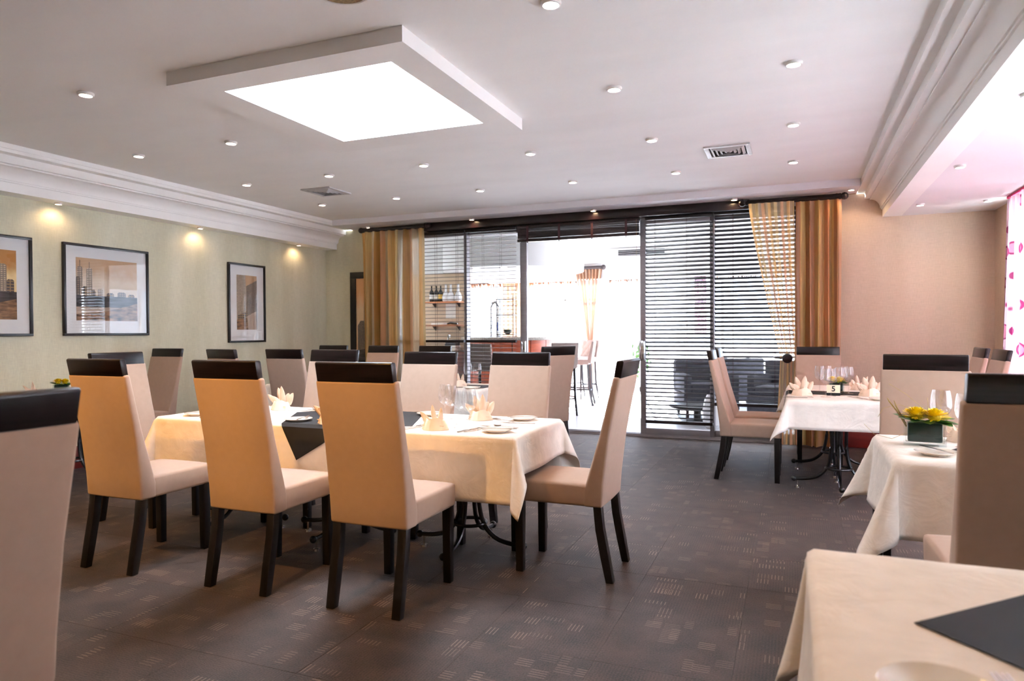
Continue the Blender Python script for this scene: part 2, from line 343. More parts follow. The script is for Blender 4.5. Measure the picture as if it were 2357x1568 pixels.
def thing(name, label, cat, loc=(0, 0, 0), rz=0, group=None):
    o = bpy.data.objects.new(name, None); COL.objects.link(o); o.empty_display_size = .05
    o.location = loc; o.rotation_euler = (0, 0, rz); return tag(o, label, cat, group)
def struct(o): o['kind'] = 'structure'; return o
def dup(root, loc, rz=0, label=None, group=None):
    r = root.copy(); COL.objects.link(r); r.location = loc; r.rotation_euler = (0, 0, rz)
    if label: r['label'] = label
    if group: r['group'] = group
    for ch in list(root.children):
        c = ch.copy(); COL.objects.link(c); c.parent = r
        for g in list(ch.children):
            d = g.copy(); COL.objects.link(d); d.parent = c
    return r
def grid_mesh(name, mat, nu, nv, fn, parent=None, thick=0, uv=True, smooth=60):
    vs = [fn(i/nu, j/nv) for j in range(nv+1) for i in range(nu+1)]
    fs = [(j*(nu+1)+i, j*(nu+1)+i+1, (j+1)*(nu+1)+i+1, (j+1)*(nu+1)+i) for j in range(nv) for i in range(nu)]
    me = bpy.data.meshes.new(name); me.from_pydata(vs, [], fs)
    if uv:
        l = me.uv_layers.new()
        for p in me.polygons:
            for li, vi in zip(p.loop_indices, p.vertices): l.data[li].uv = ((vi % (nu+1))/nu, (vi//(nu+1))/nv)
    for p in me.polygons: p.use_smooth = True
    me.materials.append(M[mat])
    o = bpy.data.objects.new(name, me); COL.objects.link(o)
    if thick:
        md = o.modifiers.new('cloth', 'SOLIDIFY'); md.thickness = thick; md.offset = 0
    if parent: o.parent = parent
    return o

# ------------------------------------------------------------------ room shell
XL, XR, YB, YF = -5.93, 1.78, 7.80, -2.6     # left wall, right wall, glazing plane, wall behind the camera
ZC, ZT, ZS = 2.65, 2.58, 2.33                # tray ceiling, ring bulkhead, side soffits
fl = struct(box('floor', 'carpet', (XL-.1, XR+.1, YF, YB+.02, -.12, -.007)))
mats_tile = None
ix0, ix1 = math.floor((XL-TX)/TILE), math.floor((XR-TX)/TILE)
iy0, iy1 = math.floor((.6-TY)/TILE), math.floor((YB-TY)/TILE)
tile0 = None
for iy in range(iy0, iy1+1):
    for ix in range(ix0, ix1+1):
        x0, y0 = TX+ix*TILE, TY+iy*TILE
        cut = x0 < XL or x0+TILE > XR or y0+TILE > YB-.03
        if cut:
            xa, xb, ya, yb = max(x0, XL), min(x0+TILE, XR), y0, min(y0+TILE, YB-.03)
            if xb-xa < .02 or yb-ya < .02: continue
            box('carpet_tile', 'carpet', (xa+.0006, xb-.0006, ya+.0006, yb-.0006, -.0068, 0), fl, smooth=0)
        else:
            if tile0 is None:
                t = tile0 = box('carpet_tile', 'carpet', (.0006, TILE-.0006, .0006, TILE-.0006, -.0068, 0), fl, smooth=0)
            else:
                t = tile0.copy(); COL.objects.link(t)
            t.location = (x0, y0, 0)
            # laid by hand: a hair proud or low of its neighbours
            t.location.z = -random.random()*.0006
struct(box('floor', 'carpet', (XL-.1, XR+.1, YF, TY+iy0*TILE-.0006, -.0069, 0)))
struct(box('wall_left', 'wallpaper_green', (XL-.15, XL, YF, YB+.15, 0, ZT)))
wb = MB().box(XL, -4.82, YB, YB+.15, 0, ZT)
struct(wb.build('wall_back', 'wallpaper_green'))
struct(box('wall_back', 'wallpaper_warm_tint', (.07, XR+.15, YB, YB+.15, 0, ZT)))
struct(box('wall_back', 'bar_paint', (-4.82, .07, YB, YB+.15, 2.49, ZT)))
# right wall with the curtained window
WY0, WY1, WZ0, WZ1 = 2.6, 7.12, .42, 2.30
rw = MB().box(XR, XR+.15, YF, WY0, 0, ZT).box(XR, XR+.15, WY1, YB, 0, ZT).box(XR, XR+.15, WY0, WY1, 0, WZ0).box(XR, XR+.15, WY0, WY1, WZ1, ZT)
struct(rw.build('wall_right', 'wallpaper_warm_tint'))
simple('warm_bounce_wall', (.72, .58, .40), .5, noise=.2, scale=(20, 20, 2))  # colour of the unseen wall, picked for the warm light it bounces
struct(box('wall_front', 'warm_bounce_wall', (XL-.15, XR+.15, YF-.15, YF, 0, ZC)))
# tray ceiling with the skylight hole
SKX0, SKX1, SKY0, SKY1 = -2.985, -1.885, 3.02, 4.14
cm = MB()
for b in ((-5.52, SKX0, YF, YB), (SKX1, .61, YF, YB), (SKX0, SKX1, YF, SKY0), (SKX0, SKX1, SKY1, YB)): cm.box(*b, ZC, ZC+.12)
struct(cm.build('ceiling', 'ceiling_paint'))
struct(box('ceiling', 'soffit_paint', (-5.50, .60, 7.37, YB, ZT, ZC)))                      # ring bulkhead along the glazing
# cornices and their soffits
cl = [(XL, ZS), (-5.75, ZS), (-5.75, 2.405), (-5.735, 2.405), (-5.735, 2.418), (-5.725, 2.418)]
for k in range(7):
    a = k/6*PI/2; cl.append((-5.725+.085*(1-math.cos(a)), 2.42+.09*math.sin(a)))
cl += [(-5.632, 2.51), (-5.632, 2.522), (-5.60, 2.522), (-5.60, 2.585), (-5.515, 2.585), (-5.515, 2.612), (-5.505, 2.612), (-5.505, ZC+.02), (XL, ZC+.02)]
struct(MB().prism(cl, YF, YB, 'y').build('trim_1', 'trim_paint', smooth=25))
cr = [(1.0, ZS), (.832, ZS), (.832, 2.405), (.820, 2.405), (.820, 2.418), (.810, 2.418)]
for k in range(7):
    a = k/6*PI/2; cr.append((.810-.085*(1-math.cos(a)), 2.42+.09*math.sin(a)))
cr += [(.718, 2.51), (.718, 2.522), (.672, 2.522), (.672, 2.585), (.606, 2.585), (.606, ZC+.02), (1.0, ZC+.02)]
struct(MB().prism(cr, YF, YB, 'y').build('trim_2', 'trim_paint', smooth=25))
struct(box('ceiling', 'soffit_paint', (1.0, XR+.15, YF, YB, ZS, ZC)))
# skylight: dropped collar, shaft and a glazed lid
sk = thing('skylight', 'white dropped collar around the square skylight in the ceiling', 'skylight', (0, 0, 0)); sk['kind'] = 'structure'
ox0, ox1, oy0, oy1, zb = -3.215, -1.705, 2.83, 4.385, 2.573
cm = MB()
for b in ((ox0, SKX0, oy0, oy1), (SKX1, ox1, oy0, oy1), (SKX0, SKX1, oy0, SKY0), (SKX0, SKX1, SKY1, oy1)): cm.box(*b, zb, ZC)
cm.build('collar', 'trim_paint', sk)
for b in ((SKX0-.05, SKX0, SKY0-.05, SKY1+.05), (SKX1, SKX1+.05, SKY0-.05, SKY1+.05), (SKX0, SKX1, SKY0-.05, SKY0), (SKX0, SKX1, SKY1, SKY1+.05)):
    box('shaft_panel', 'trim_paint', (*b, ZC+.12, 3.20), sk)
zc = 3.20
MB().add([(SKX0-.04, SKY0-.04, zc), (SKX1+.04, SKY0-.04, zc), (SKX1+.04, SKY1+.04, zc), (SKX0-.04, SKY1+.04, zc), ((SKX0+SKX1)/2, (SKY0+SKY1)/2, zc+.25)],
         [(0, 1, 4), (1, 2, 4), (2, 3, 4), (3, 0, 4)]).build('pane', 'dome_glass', sk, smooth=0)
# skirting
for nm, b in (('left', (XL, XL+.018, YF, YB, 0, .20)), ('back', (XL, -4.82, YB-.018, YB, 0, .20)), ('back', (.07, XR, YB-.018, YB, 0, .20)), ('right', (XR-.018, XR, YF, YB, 0, .20))):
    o = struct(box('baseboard_'+nm, 'maroon_paint', b, bevel=.004))

# ------------------------------------------------------------------ sliding doors along the back
GX = [-4.82, -3.788, -3.045, -1.573, -.815, .07]
def panel(name, x0, x1, yy, post_l=.05, post_r=.05, top=2.46):
    p = thing(name, None, None, (0, 0, 0)); p['kind'] = 'structure'
    box('frame_stile', 'aluminium', (x0, x0+post_l, yy, yy+.045, .03, top), p, .004)
    box('frame_stile', 'aluminium', (x1-post_r, x1, yy, yy+.045, .03, top), p, .004)
    box('frame_rail', 'aluminium', (x0+post_l, x1-post_r, yy, yy+.045, .03, .10), p, .004)
    box('frame_rail', 'aluminium', (x0+post_l, x1-post_r, yy, yy+.045, top-.05, top), p, .004)
    box('pane', 'pane_glass', (x0+post_l, x1-post_r, yy+.018, yy+.026, .10, top-.05), p)
    return p
def pull(parent, x, yy):
    h = MB().box(x-.034, x+.034, yy-.012, yy, .86, 1.09)
    h.box(x-.03, x-.016, yy-.028, yy-.012, .87, 1.08).box(x+.016, x+.03, yy-.028, yy-.012, .87, 1.08)
    h.build('door_handle', 'chrome', parent, .003)
panel('window_1', -4.82, -3.79, 7.80, .05, .04)
d1 = panel('door_1', -3.83, -3.0, 7.845, .04, .088); pull(d1, -3.045, 7.845)
d2 = panel('door_2', -1.605, -.79, 7.80, .062, .05); pull(d2, -1.585, 7.80)
panel('window_2', -.83, .07, 7.845, .045, .05)
tr = MB().box(-4.82, .07, 7.78, 7.93, 0, .012)
for yy in (7.80, 7.845, 7.895): tr.box(-4.82, .07, yy-.002, yy+.006, .012, .03)
struct(tr.build('trim_3', 'aluminium', smooth=0))
struct(box('trim_4', 'aluminium', (-4.82, .07, 7.79, 7.92, 2.46, 2.495), bevel=.004))

# ------------------------------------------------------------------ venetian blinds, pelmet, curtain poles
PY = 7.70
pel = box('pelmet', 'pelmet_wood', (-4.32, -.42, 7.655, 7.785, 2.478, 2.578), bevel=.006)
tag(pel, 'long dark wooden pelmet box above the sliding glass doors', 'pelmet')
PITCH = .0468
def blind(label, x0, x1, ztop, zbot, tilt, tapes, yy, mid=None):
    t = thing('venetian_blind', label, 'blind', ((x0+x1)/2, yy, zbot), 0, 'venetian blinds on the glass doors')
    wd = (x1-x0)/2
    box('headrail', 'blind_wood', (-wd, wd, -.022, .022, ztop-zbot-.035, ztop-zbot), t, .003)
    box('bottom_rail', 'blind_wood', (-wd, wd, -.026, .026, 0, .034), t, .005)
    s0 = None; z = .034+PITCH*.7
    while z < ztop-zbot-.05:
        if s0 is None:
            mb = MB(); a = [(-.025, -.0014), (0, .0012), (.025, -.0014), (.025, .0012), (0, .0040), (-.025, .0012)]
            mb.prism(a, -wd+.002, wd-.002); s = s0 = mb.build('slat', 'blind_wood', t, smooth=0)
        else:
            s = s0.copy(); COL.objects.link(s)
        s.location = (0, 0, z); s.rotation_euler = (tilt+random.uniform(-.02, .02), random.uniform(-.0006, .0006), 0); z += PITCH
    if mid: box('mid_rail', 'blind_wood', (-wd, wd, -.027, .027, mid-zbot-.017, mid-zbot+.017), t, .005)
    for f in tapes:
        for dy in (-.026, .026):
            MB().tube([(-wd+f*2*wd, dy, .02), (-wd+f*2*wd, dy, ztop-zbot-.02)], .0016, 5).build('ladder_cord', 'blind_tape', t)
    return t
blind('dark venetian blind with open slats behind the left gold curtain', -4.79, -3.80, 2.47, .14, .03, (.12, .6, .9), 7.745, 1.085)
blind('dark venetian blind with open slats just left of the doorway', -3.775, -3.10, 2.47, .14, .02, (.1, .35, .7), 7.745, 1.085)
blind('dark tilted venetian blind just right of the open doorway, reaching lowest', -1.535, -.80, 2.475, .165, -.42, (.15, .62), 7.745)
blind('dark tilted venetian blind partly behind the tied sheer curtain', -.785, .09, 2.485, .385, -.42, (.22, .7), 7.745)
# raised blind above the doorway
t = thing('venetian_blind', 'dark wooden blind drawn up in a stack above the open doorway', 'blind', (-2.33, 7.73, 2.275), 0, 'venetian blinds on the glass doors')
W2 = .735
box('headrail', 'pelmet_wood', (-W2, W2, -.03, .03, .165, .203), t, .003)
box('bottom_rail', 'pelmet_wood', (-W2, W2, -.032, .032, 0, .036), t, .004)
s0 = None
for k in range(20):
    z = .041+k*.0062 if k < 12 else .118+(k-12)*.0066
    if s0 is None: s = s0 = MB().box(-W2+.004, W2-.004, -.03, .03, 0, .0048).build('slat', 'pelmet_wood', t, smooth=0)
    else: s = s0.copy(); COL.objects.link(s)
    s.location = (0, 0, z); s.rotation_euler = (.10 if k > 11 else 0, random.uniform(-.0015, .0015), 0)
for f in (.09, .36, .63, .90):
    mb = MB(); x = -W2+f*2*W2
    mb.box(x-.014, x+.014, -.036, -.033, .0, .19); mb.build('ladder_tape', 'blind_tape', t)
    MB().ball((x, -.034, -.008), .008, 8, 6).build('cord_knob', 'pelmet_wood', t)
MB().tube([(W2-.03, -.035, .18), (W2-.028, -.036, -.6), (W2-.03, -.034, -1.2)], .0014, 5).build('pull_cord', 'cord', t)

def pole(label, x0, x1, y, z, r=.028):
    t = thing('curtain_pole', label, 'curtain pole', ((x0+x1)/2, y, z), 0)
    h = (x1-x0)/2
    MB().tube([(-h+.07, 0, 0), (h-.07, 0, 0)], r, 20).build('pole', 'pelmet_wood', t)
    for s in (-1, 1):
        c = s*(h-.038)
        m = MB(); prof = []
        for i in range(13):
            a = PI*i/12; rr = .038*math.sin(a)*(1-.05*(i % 2)); prof.append((max(rr, .0005), -.038*math.cos(a)))
        m.lathe(prof, 20); m.v = [(z_+c, y_, x_) for x_, y_, z_ in m.v]
        m.build('finial', 'pelmet_wood', t)
        m = MB().lathe([(.02, -.012), (.031, -.006), (.031, .006), (.02, .012)], 20); m.v = [(z_+s*(h-.078), y_, x_) for x_, y_, z_ in m.v]
        m.build('collar', 'pelmet_wood', t)
        box('bracket', 'pelmet_wood', (s*(h-.16)-.012, s*(h-.16)+.012, .0, YB-y, -.012, .012), t, .003)
    return t
pole('dark wooden curtain pole with ball finials over the left gold curtain', -5.27, -4.20, 7.62, 2.535)
pole('dark wooden curtain pole with ball finials over the right gold curtain', -.525, .515, 7.60, 2.533)
struct_c = MB().tube([(.40, 7.62, 2.565), (.52, 7.66, 2.556), (.64, 7.72, 2.572), (.70, 7.74, 2.566)], .004, 6).build('loose_cable', 'cord')
tag(struct_c, 'thin loose cable trailing from the right curtain pole to the cornice', 'cable')

def curtain(name, label, mat, xa, xb, y, ztop, zbot, folds, amp, tie=None, seed=1, nu=220, nv=48):
    """pleated panel hung from ztop; tie = (z, x_left, x_right, bottom_left, bottom_right) gathers it"""
    rnd = random.Random(seed); ph = [rnd.uniform(0, 6.28) for _ in range(6)]
    def fn(u, v):
        z = ztop+(zbot-ztop)*v
        l, r_e = xa, xb; am = amp
        if tie:
            tz, tl, trr, bl, br = tie; k = (ztop-z)/(ztop-tz)
            if k <= 1: s = k**1.25; l = xa+(tl-xa)*s; r_e = xb+(trr-xb)*s; am = amp*(1-.35*k)
            else: s = min(1, (tz-z)/(tz-zbot)); l = tl+(bl-tl)*s; r_e = trr+(br-trr)*s; am = amp*.7
        uu = u+.012*math.sin(6.28*u*2.3+ph[0])*min(1, v*3)
        x = l+(r_e-l)*uu
        pin = min(1, v/.055)      # pinched header
        w_ = math.sin(6.28*folds*u+ph[1]+.5*math.sin(6.28*u*3+ph[2])*v)
        y2 = y-am*(.35+.65*pin)*w_-.35*am*math.sin(6.28*folds*.5*u+ph[3]+v*1.2)*pin
        if v < .06: y2 -= .010*abs(math.sin(3.1416*folds*u))*(1-v/.06)
        x += .010*math.sin(5*v+6.28*u*folds*.5+ph[4])*pin*v
        return (x, y2, z)
    o = grid_mesh(name, mat, nu, nv, fn)
    return tag(o, label, 'curtain')
curtain('gold_curtain', 'striped gold curtain hanging at the left end of the glass doors', 'curtain_gold', -5.225, -4.30, 7.62, 2.512, .02, 8, .046, seed=3)
curtain('gold_curtain', 'striped gold and rust curtain hanging straight beside the beige wall', 'curtain_rust', .03, .455, 7.615, 2.512, .02, 5, .046, seed=5)
curtain('sheer_curtain', 'sheer gold curtain drawn aside by the round tieback', 'curtain_sheer', -.425, .015, 7.56, 2.512, .03, 6, .026, tie=(.93, -.115, .035, -.15, .03), seed=8)
t = thing('curtain_tieback', 'dark round wooden tieback holding the sheer curtain', 'tieback', (-.05, 7.50, .915))
m = MB().lathe([(.012, -.012), (.046, -.010), (.050, 0), (.046, .010), (.03, .014), (.028, .010), (.012, .014), (.0005, .016)], 24); m.v = [(x, -z, y) for x, y, z in m.v]
m.build('disc', 'pelmet_wood', t)
MB().tube([(0, .01, 0), (-.06, .04, .0), (-.115, .07, .003), (-.13, .12, .003)], .009, 8).build('arm', 'pelmet_wood', t)
MB().tube([(-.13, .12, .003), (-.125, .30, .003)], .009, 8).build('stem', 'pelmet_wood', t)

# right wall window and pink sheer curtain
wr = thing('window_3', None, None); wr['kind'] = 'structure'
box('frame_rail', 'aluminium', (XR+.05, XR+.10, WY0, WY1, WZ0, WZ0+.05), wr, .004)
box('frame_rail', 'aluminium', (XR+.05, XR+.10, WY0, WY1, WZ1-.05, WZ1), wr, .004)
WYS = [WY0+k*(WY1-.05-WY0)/4 for k in range(5)]
for yy in WYS: box('frame_stile', 'aluminium', (XR+.05, XR+.10, yy, yy+.05, WZ0+.05, WZ1-.05), wr, .004)
for k in range(4):
    box('pane', 'pane_glass', (XR+.07, XR+.076, WYS[k]+.05, WYS[k+1], WZ0+.05, WZ1-.05), wr)
def pinkfn(y0, y1, seed):
    rnd = random.Random(seed); ph = rnd.uniform(0, 6)
    def fn(u, v):
        z = 2.30-2.28*v
        yy = y0+(y1-y0)*u+(.30*v*(1-u) if y0 > 6.5 else 0)
        return (1.70+.02*math.sin(6.28*7*u+ph+.6*v)+.008*math.sin(6.28*2.5*u+2*v), yy, z)
    return fn
tag(grid_mesh('pink_curtain', 'curtain_pink', 120, 40, pinkfn(7.03, 6.35, 2)), 'sheer pink curtain with circles at the window of the right wall', 'curtain')
for ya, yb, lab in ((6.34, 5.2, 'second sheer pink curtain panel from the back corner'), (5.18, 4.3, 'sheer pink curtain panel nearest the camera on the right wall')):
    tag(grid_mesh('pink_curtain', 'curtain_pink', 120, 20, pinkfn(ya, yb, int(ya*10))), lab, 'curtain')
tag(grid_mesh('sheer_curtain', 'dimming_sheer', 120, 20, pinkfn(4.28, 2.6, 9)), 'unseen white sheer added at the near right window to soften daylight', 'curtain')
t = thing('curtain_rail', 'maroon curtain rail over the pink sheer curtain', 'curtain rail', (1.70, 4.8, 2.315))
box('rail', 'magenta', (-.012, .012, -2.3, 2.24, -.008, .012), t, .003)

# ------------------------------------------------------------------ ceiling fixtures
def downlight(label, x, y, z, glow, watts, group, first=[None], blend=.6, ang=120, r=.036, tint=WARM, aim=0):
    t = thing('downlight', label, 'ceiling light', (x, y, z), 0, group)
    MB().lathe([(r*1.28, 0), (r*1.30, -.006), (r*1.18, -.016), (r, -.017), (r*.93, -.010), (r*.93, -.004)], 24, caps=False).build('trim_ring', 'light_trim', t)
    MB().lathe([(.0005, -.009), (r*.94, -.009), (r*.94, -.004), (.0005, -.004)], 24).build('lamp', glow, t)
    l = bpy.data.lights.new('lamp_light', 'SPOT'); l.energy = watts; l.color = tint; l.spot_size = math.radians(ang); l.spot_blend = blend; l.shadow_soft_size = .03
    o = bpy.data.objects.new('lamp_light', l); COL.objects.link(o); o.parent = t; o.location = (0, 0, -.035); o.rotation_euler = (aim, 0, 0)
    return t
ROWN = ['nearest', 'second', 'third', 'fourth']
COLN = {-4.91: 'beside the left cornice', -3.94: 'left of the skylight', -2.95: 'beyond the skylight, left of centre', -1.965: 'beyond the skylight, right of centre', -.985: 'between the skylight and the right vent', 0.005: 'beside the right cornice'}
for x in (-4.91, -3.94, -2.95, -1.965, -.985, 0.005):
    ys = [y for y in (1.70, .52, 2.888, 4.045, 5.235, 6.395) if not (-3.3 < x < -1.6 and 2.5 < y < 4.6)]
    vis = [y for y in sorted(ys) if y > 2 and not (x < -4.5 and y < 3) and not (x > -.5 and y < 3)]
    for y in ys:
        lab = f'small round ceiling downlight {COLN[x]}, {ROWN[vis.index(y)]} of its row' if y in vis else f'downlight above the camera, {COLN[x]}, '+('just out of frame' if y > 2 else 'first row back' if y > 1 else 'second row back')
        aimed = y < 1 and -4.2 < x < -1.5       # unseen lamps, narrowed and tilted to warm the near chairs' backs
        downlight(lab, x, y, ZC, 'lamp_glow', W_AIM if aimed else W_GRID*(4.2 if 1 < y < 2 and -4.2 < x < -.5 else 1), 'downlights in the tray ceiling', ang=34 if aimed else 120, blend=.9 if aimed else .6, aim=D(47) if aimed else 0)
for x, y, lab in ((-5.122, 7.63, 'warm spotlight at the left end of the bulkhead, by the curtain pole finial'), (-3.62, 7.60, 'warm spotlight in the bulkhead above the left blinds'),
                  (-2.095, 7.60, 'warm spotlight in the bulkhead above the open doorway'), (-.567, 7.575, 'warm spotlight in the bulkhead by the right pole left finial'), (.53, 7.50, 'warm spotlight in the bulkhead corner by the right cornice')):
    downlight(lab, x, y, ZT, 'lamp_glow_warm', W_EDGE, 'spotlights in the bulkhead', ang=150, r=.028, tint=(1, .66, .36))
for x, y, lab in ((-5.84, 4.02, 'warm spotlight under the left cornice above the wide picture'), (-5.84, 5.55, 'warm spotlight under the left cornice between wide and narrow pictures'),
                  (-5.84, 7.13, 'warm spotlight under the left cornice near the back corner'), (-5.84, 2.5, 'warm spotlight under the left cornice beyond the left frame edge')):
    downlight(lab, x, y, ZS, 'lamp_glow_warm', W_EDGE*.55, 'wall washers under the left cornice', ang=160, r=.024, tint=(1, .66, .38))
for x, y, lab in ((1.062, 7.13, 'spotlight in the right soffit, nearest the back wall and cornice'), (1.58, 7.15, 'spotlight in the right soffit close to the pink curtain'),
                  (1.068, 5.575, 'spotlight in the right soffit midway along the cornice'), (1.05, 4.01, 'spotlight in the right soffit at the right frame edge'), (1.58, 5.57, 'spotlight in the right soffit above the window'), (1.05, 2.4, 'spotlight in the right soffit beyond the frame')):
    downlight(lab, x, y, ZS, 'lamp_glow', W_SIDE, 'spotlights in the right soffit', ang=150, r=.028, tint=(1, .7, .45))

def vent(label, x0, x1, y0, y1):
    t = thing('ceiling_vent', label, 'air vent', ((x0+x1)/2, (y0+y1)/2, ZC)); a, b = (x1-x0)/2, (y1-y0)/2
    box('backing', 'dark_void', (-a+.03, a-.03, -b+.03, b-.03, -.003, 0), t)
    m = MB()
    for q in ((-a, a, -b, -b+.035), (-a, a, b-.035, b), (-a, -a+.035, -b+.035, b-.035), (a-.035, a, -b+.035, b-.035)): m.box(*q, -.012, 0)
    m.build('frame', 'vent_metal', t, .002)
    for k in range(4):
        i0 = .045+k*.032; i1 = i0+.022
        if a-i1 < .012: break
        vs = [(-a+i0, -b+i0, -.002), (a-i0, -b+i0, -.002), (a-i0, b-i0, -.002), (-a+i0, b-i0, -.002)]
        vs += [(-a+i1, -b+i1, -.020), (a-i1, -b+i1, -.020), (a-i1, b-i1, -.020), (-a+i1, b-i1, -.020)]
        vs += [(x, y, z+.003) for x, y, z in vs]
        fs = []
        for i in range(4):
            j = (i+1) % 4; fs += [(i, j, 4+j, 4+i), (8+i, 12+i, 12+j, 8+j), (i, 8+i, 8+j, j), (4+i, 4+j, 12+j, 12+i)]
        MB().add(vs, fs).build('louvre', 'vent_metal', t, smooth=0)
    for sx in (-1, 1):
        for sy in (-1, 1): MB().lathe([(.005, -.014), (.005, -.011)], 8, (sx*(a-.017), sy*(b-.017), 0)).build('screw', 'chrome', t)
vent('square metal ceiling vent right of centre near the right cornice', -.655, -.305, 5.62, 5.98)
vent('square metal ceiling vent at left beyond the skylight', -4.60, -4.245, 5.645, 6.01)
t = thing('ceiling_speaker', 'round brown mesh ceiling speaker at the top edge of the picture', 'speaker', (-1.765, 2.435, ZC))
MB().lathe([(.128, 0), (.130, -.006), (.118, -.012), (.112, -.010)], 40, caps=False).build('rim', 'light_trim', t)
MB().lathe([(.113, -.004), (.112, -.009), (.06, -.0125), (.0005, -.0135)], 40, caps=False).build('grille', 'speaker_mesh', t)

# ------------------------------------------------------------------ pictures
def picture(label, origin, ux, wd, ht, art, fw=.022, dep=.03, matw=.07):
    """origin: lower-left corner on the wall as seen; ux: direction to the right; art(builder) draws in (x,z)"""
    t = thing('framed_picture', label, 'picture', origin, math.atan2(ux[1], ux[0]))
    # local: x right, z up, y into the wall (negative y towards the viewer)
    m = MB()
    for b in ((0, wd, 0, fw), (0, wd, ht-fw, ht), (0, fw, fw, ht-fw), (wd-fw, wd, fw, ht-fw)): m.box(b[0], b[1], -dep, -.001, b[2], b[3])
    m.build('frame', 'frame_wood', t, .002)
    pm = 'mat_board' if matw else 'frame_wood'
    box('mount', pm, (fw, wd-fw, -.012, -.004, fw, ht-fw), t)
    box('glass', 'picture_glass', (fw, wd-fw, -.022, -.020, fw, ht-fw), t)
    art(t, fw+matw, wd-fw-matw, fw+matw*1.15, ht-fw-matw*1.0)
    return t
def q(t, name, mat, x0, x1, z0, z1, lay=1):
    return box(name, mat, (x0, x1, -.0125-.0004*lay, -.012, z0, z1), t, smooth=0)
def poly(t, name, mat, pts, lay=1):
    return MB().prism([(x, z) for x, z in pts], -.0125-.0004*lay, -.012, 'y').build(name, mat, t, smooth=0)
def art_city(sky, seed, towers):
    def f(t, x0, x1, z0, z1):
        W, H = x1-x0, z1-z0; rnd = random.Random(seed)
        q(t, 'print', sky, x0, x1, z0, z1, 0)
        for k, (a, b, h, m) in enumerate(towers):
            xa, xb, zz = x0+a*W, x0+b*W, z0+H*.38
            zt = z0+h*H; mid = (xa+xb)/2
            poly(t, 'printed_tower', m, [(xa, zz), (xb, zz), (xb, zt-.02*H), (xb-.2*(xb-xa), zt), (xa+.2*(xb-xa), zt), (xa, zt-.02*H)], 1+k % 3)
            if h > .8: q(t, 'printed_mast', 'ink', mid-.002, mid+.002, zt, min(z1-.01, zt+.10*H), 1)
        q(t, 'printed_water', 'print_water', x0, x1, z0+.22*H, z0+.40*H, 4)
        poly(t, 'printed_shore', 'print_shore', [(x0, z0), (x1, z0), (x1, z0+.30*H), (x0+.5*W, z0+.16*H), (x0, z0+.10*H)], 5)
    return f
T, TP, TD = 'print_tower', 'print_tower_pale', 'print_tower_dark'
picture('black framed city print cut off by the left edge of the picture', (XL+.001, 2.95, 1.185), (0, 1), .885, .825,
        art_city('print_sky', 1, [(.05, .16, .7, T), (.2, .30, .82, T), (.36, .44, .6, TD), (.5, .60, .74, T), (.64, .70, .56, TD), (.76, .88, .80, TP), (.60, .80, .58, TP), (.88, .97, .58, TD)]), matw=.10)
picture('wide black framed skyline print under glass, reflecting the blinds', (XL+.001, 4.10, 1.185), (0, 1), .86, .825,
        art_city('print_sky_grey', 2, [(.02, .10, .86, TP), (.16, .25, .84, TP), (.0, .06, .7, T), (.10, .18, .55, TD), (.24, .3, .5, T), (.34, .42, .52, TP), (.48, .6, .46, TD), (.66, .8, .48, T), (.84, .95, .45, TD)]), matw=.10)
def art_corner(t, x0, x1, z0, z1):
    W, H = x1-x0, z1-z0
    q(t, 'print', 'print_sky_grey', x0, x1, z0, z1, 0)
    poly(t, 'printed_facade', TP, [(x0+.05*W, z0+.2*H), (x0+.5*W, z0+.30*H), (x0+.42*W, z1), (x0, z1), (x0, z0+.4*H)], 1)
    poly(t, 'printed_facade', T, [(x0+.5*W, z0+.25*H), (x1, z0+.35*H), (x1, z0+.92*H), (x0+.46*W, z0+.8*H)], 2)
    poly(t, 'printed_awning', TD, [(x0+.05*W, z0+.16*H), (x0+.5*W, z0+.24*H), (x0+.5*W, z0+.34*H), (x0+.05*W, z0+.26*H)], 3)
    poly(t, 'printed_street', 'print_shore', [(x0, z0), (x0+.55*W, z0), (x0+.5*W, z0+.22*H), (x0, z0+.18*H)], 4)
    q(t, 'printed_post', 'ink', x1-.03*W, x1-.005*W, z0, z0+.5*H, 4)
picture('tall narrow black framed street print near the back corner', (XL+.001, 6.005, 1.093), (0, 1), .585, .915, art_corner, matw=.11)
def art_spire(t, x0, x1, z0, z1):
    W, H = x1-x0, z1-z0; c = x0+.5*W
    q(t, 'print', 'print_sky_orange', x0, x1, z0, z1, 0)
    poly(t, 'printed_tower', T, [(x0+.05*W, z0+.1*H), (x1-.05*W, z0+.1*H), (x1-.05*W, z0+.42*H), (c+.3*W, z0+.48*H), (c-.35*W, z0+.48*H), (x0+.05*W, z0+.42*H)], 1)
    poly(t, 'printed_tower', TP, [(c-.24*W, z0+.46*H), (c+.24*W, z0+.46*H), (c+.22*W, z0+.76*H), (c+.1*W, z0+.86*H), (c+.01*W, z0+.93*H), (c-.01*W, z0+.93*H), (c-.1*W, z0+.86*H), (c-.22*W, z0+.76*H)], 2)
    poly(t, 'printed_street', 'print_water', [(x0, z0), (x1, z0), (x1, z0+.16*H), (x0, z0+.12*H)], 3)
picture('dark framed orange tower print on the back wall, half behind the curtain', (-5.52, YB-.001, .75), (1, 0), .62, 1.26, art_spire, fw=.085, matw=0)

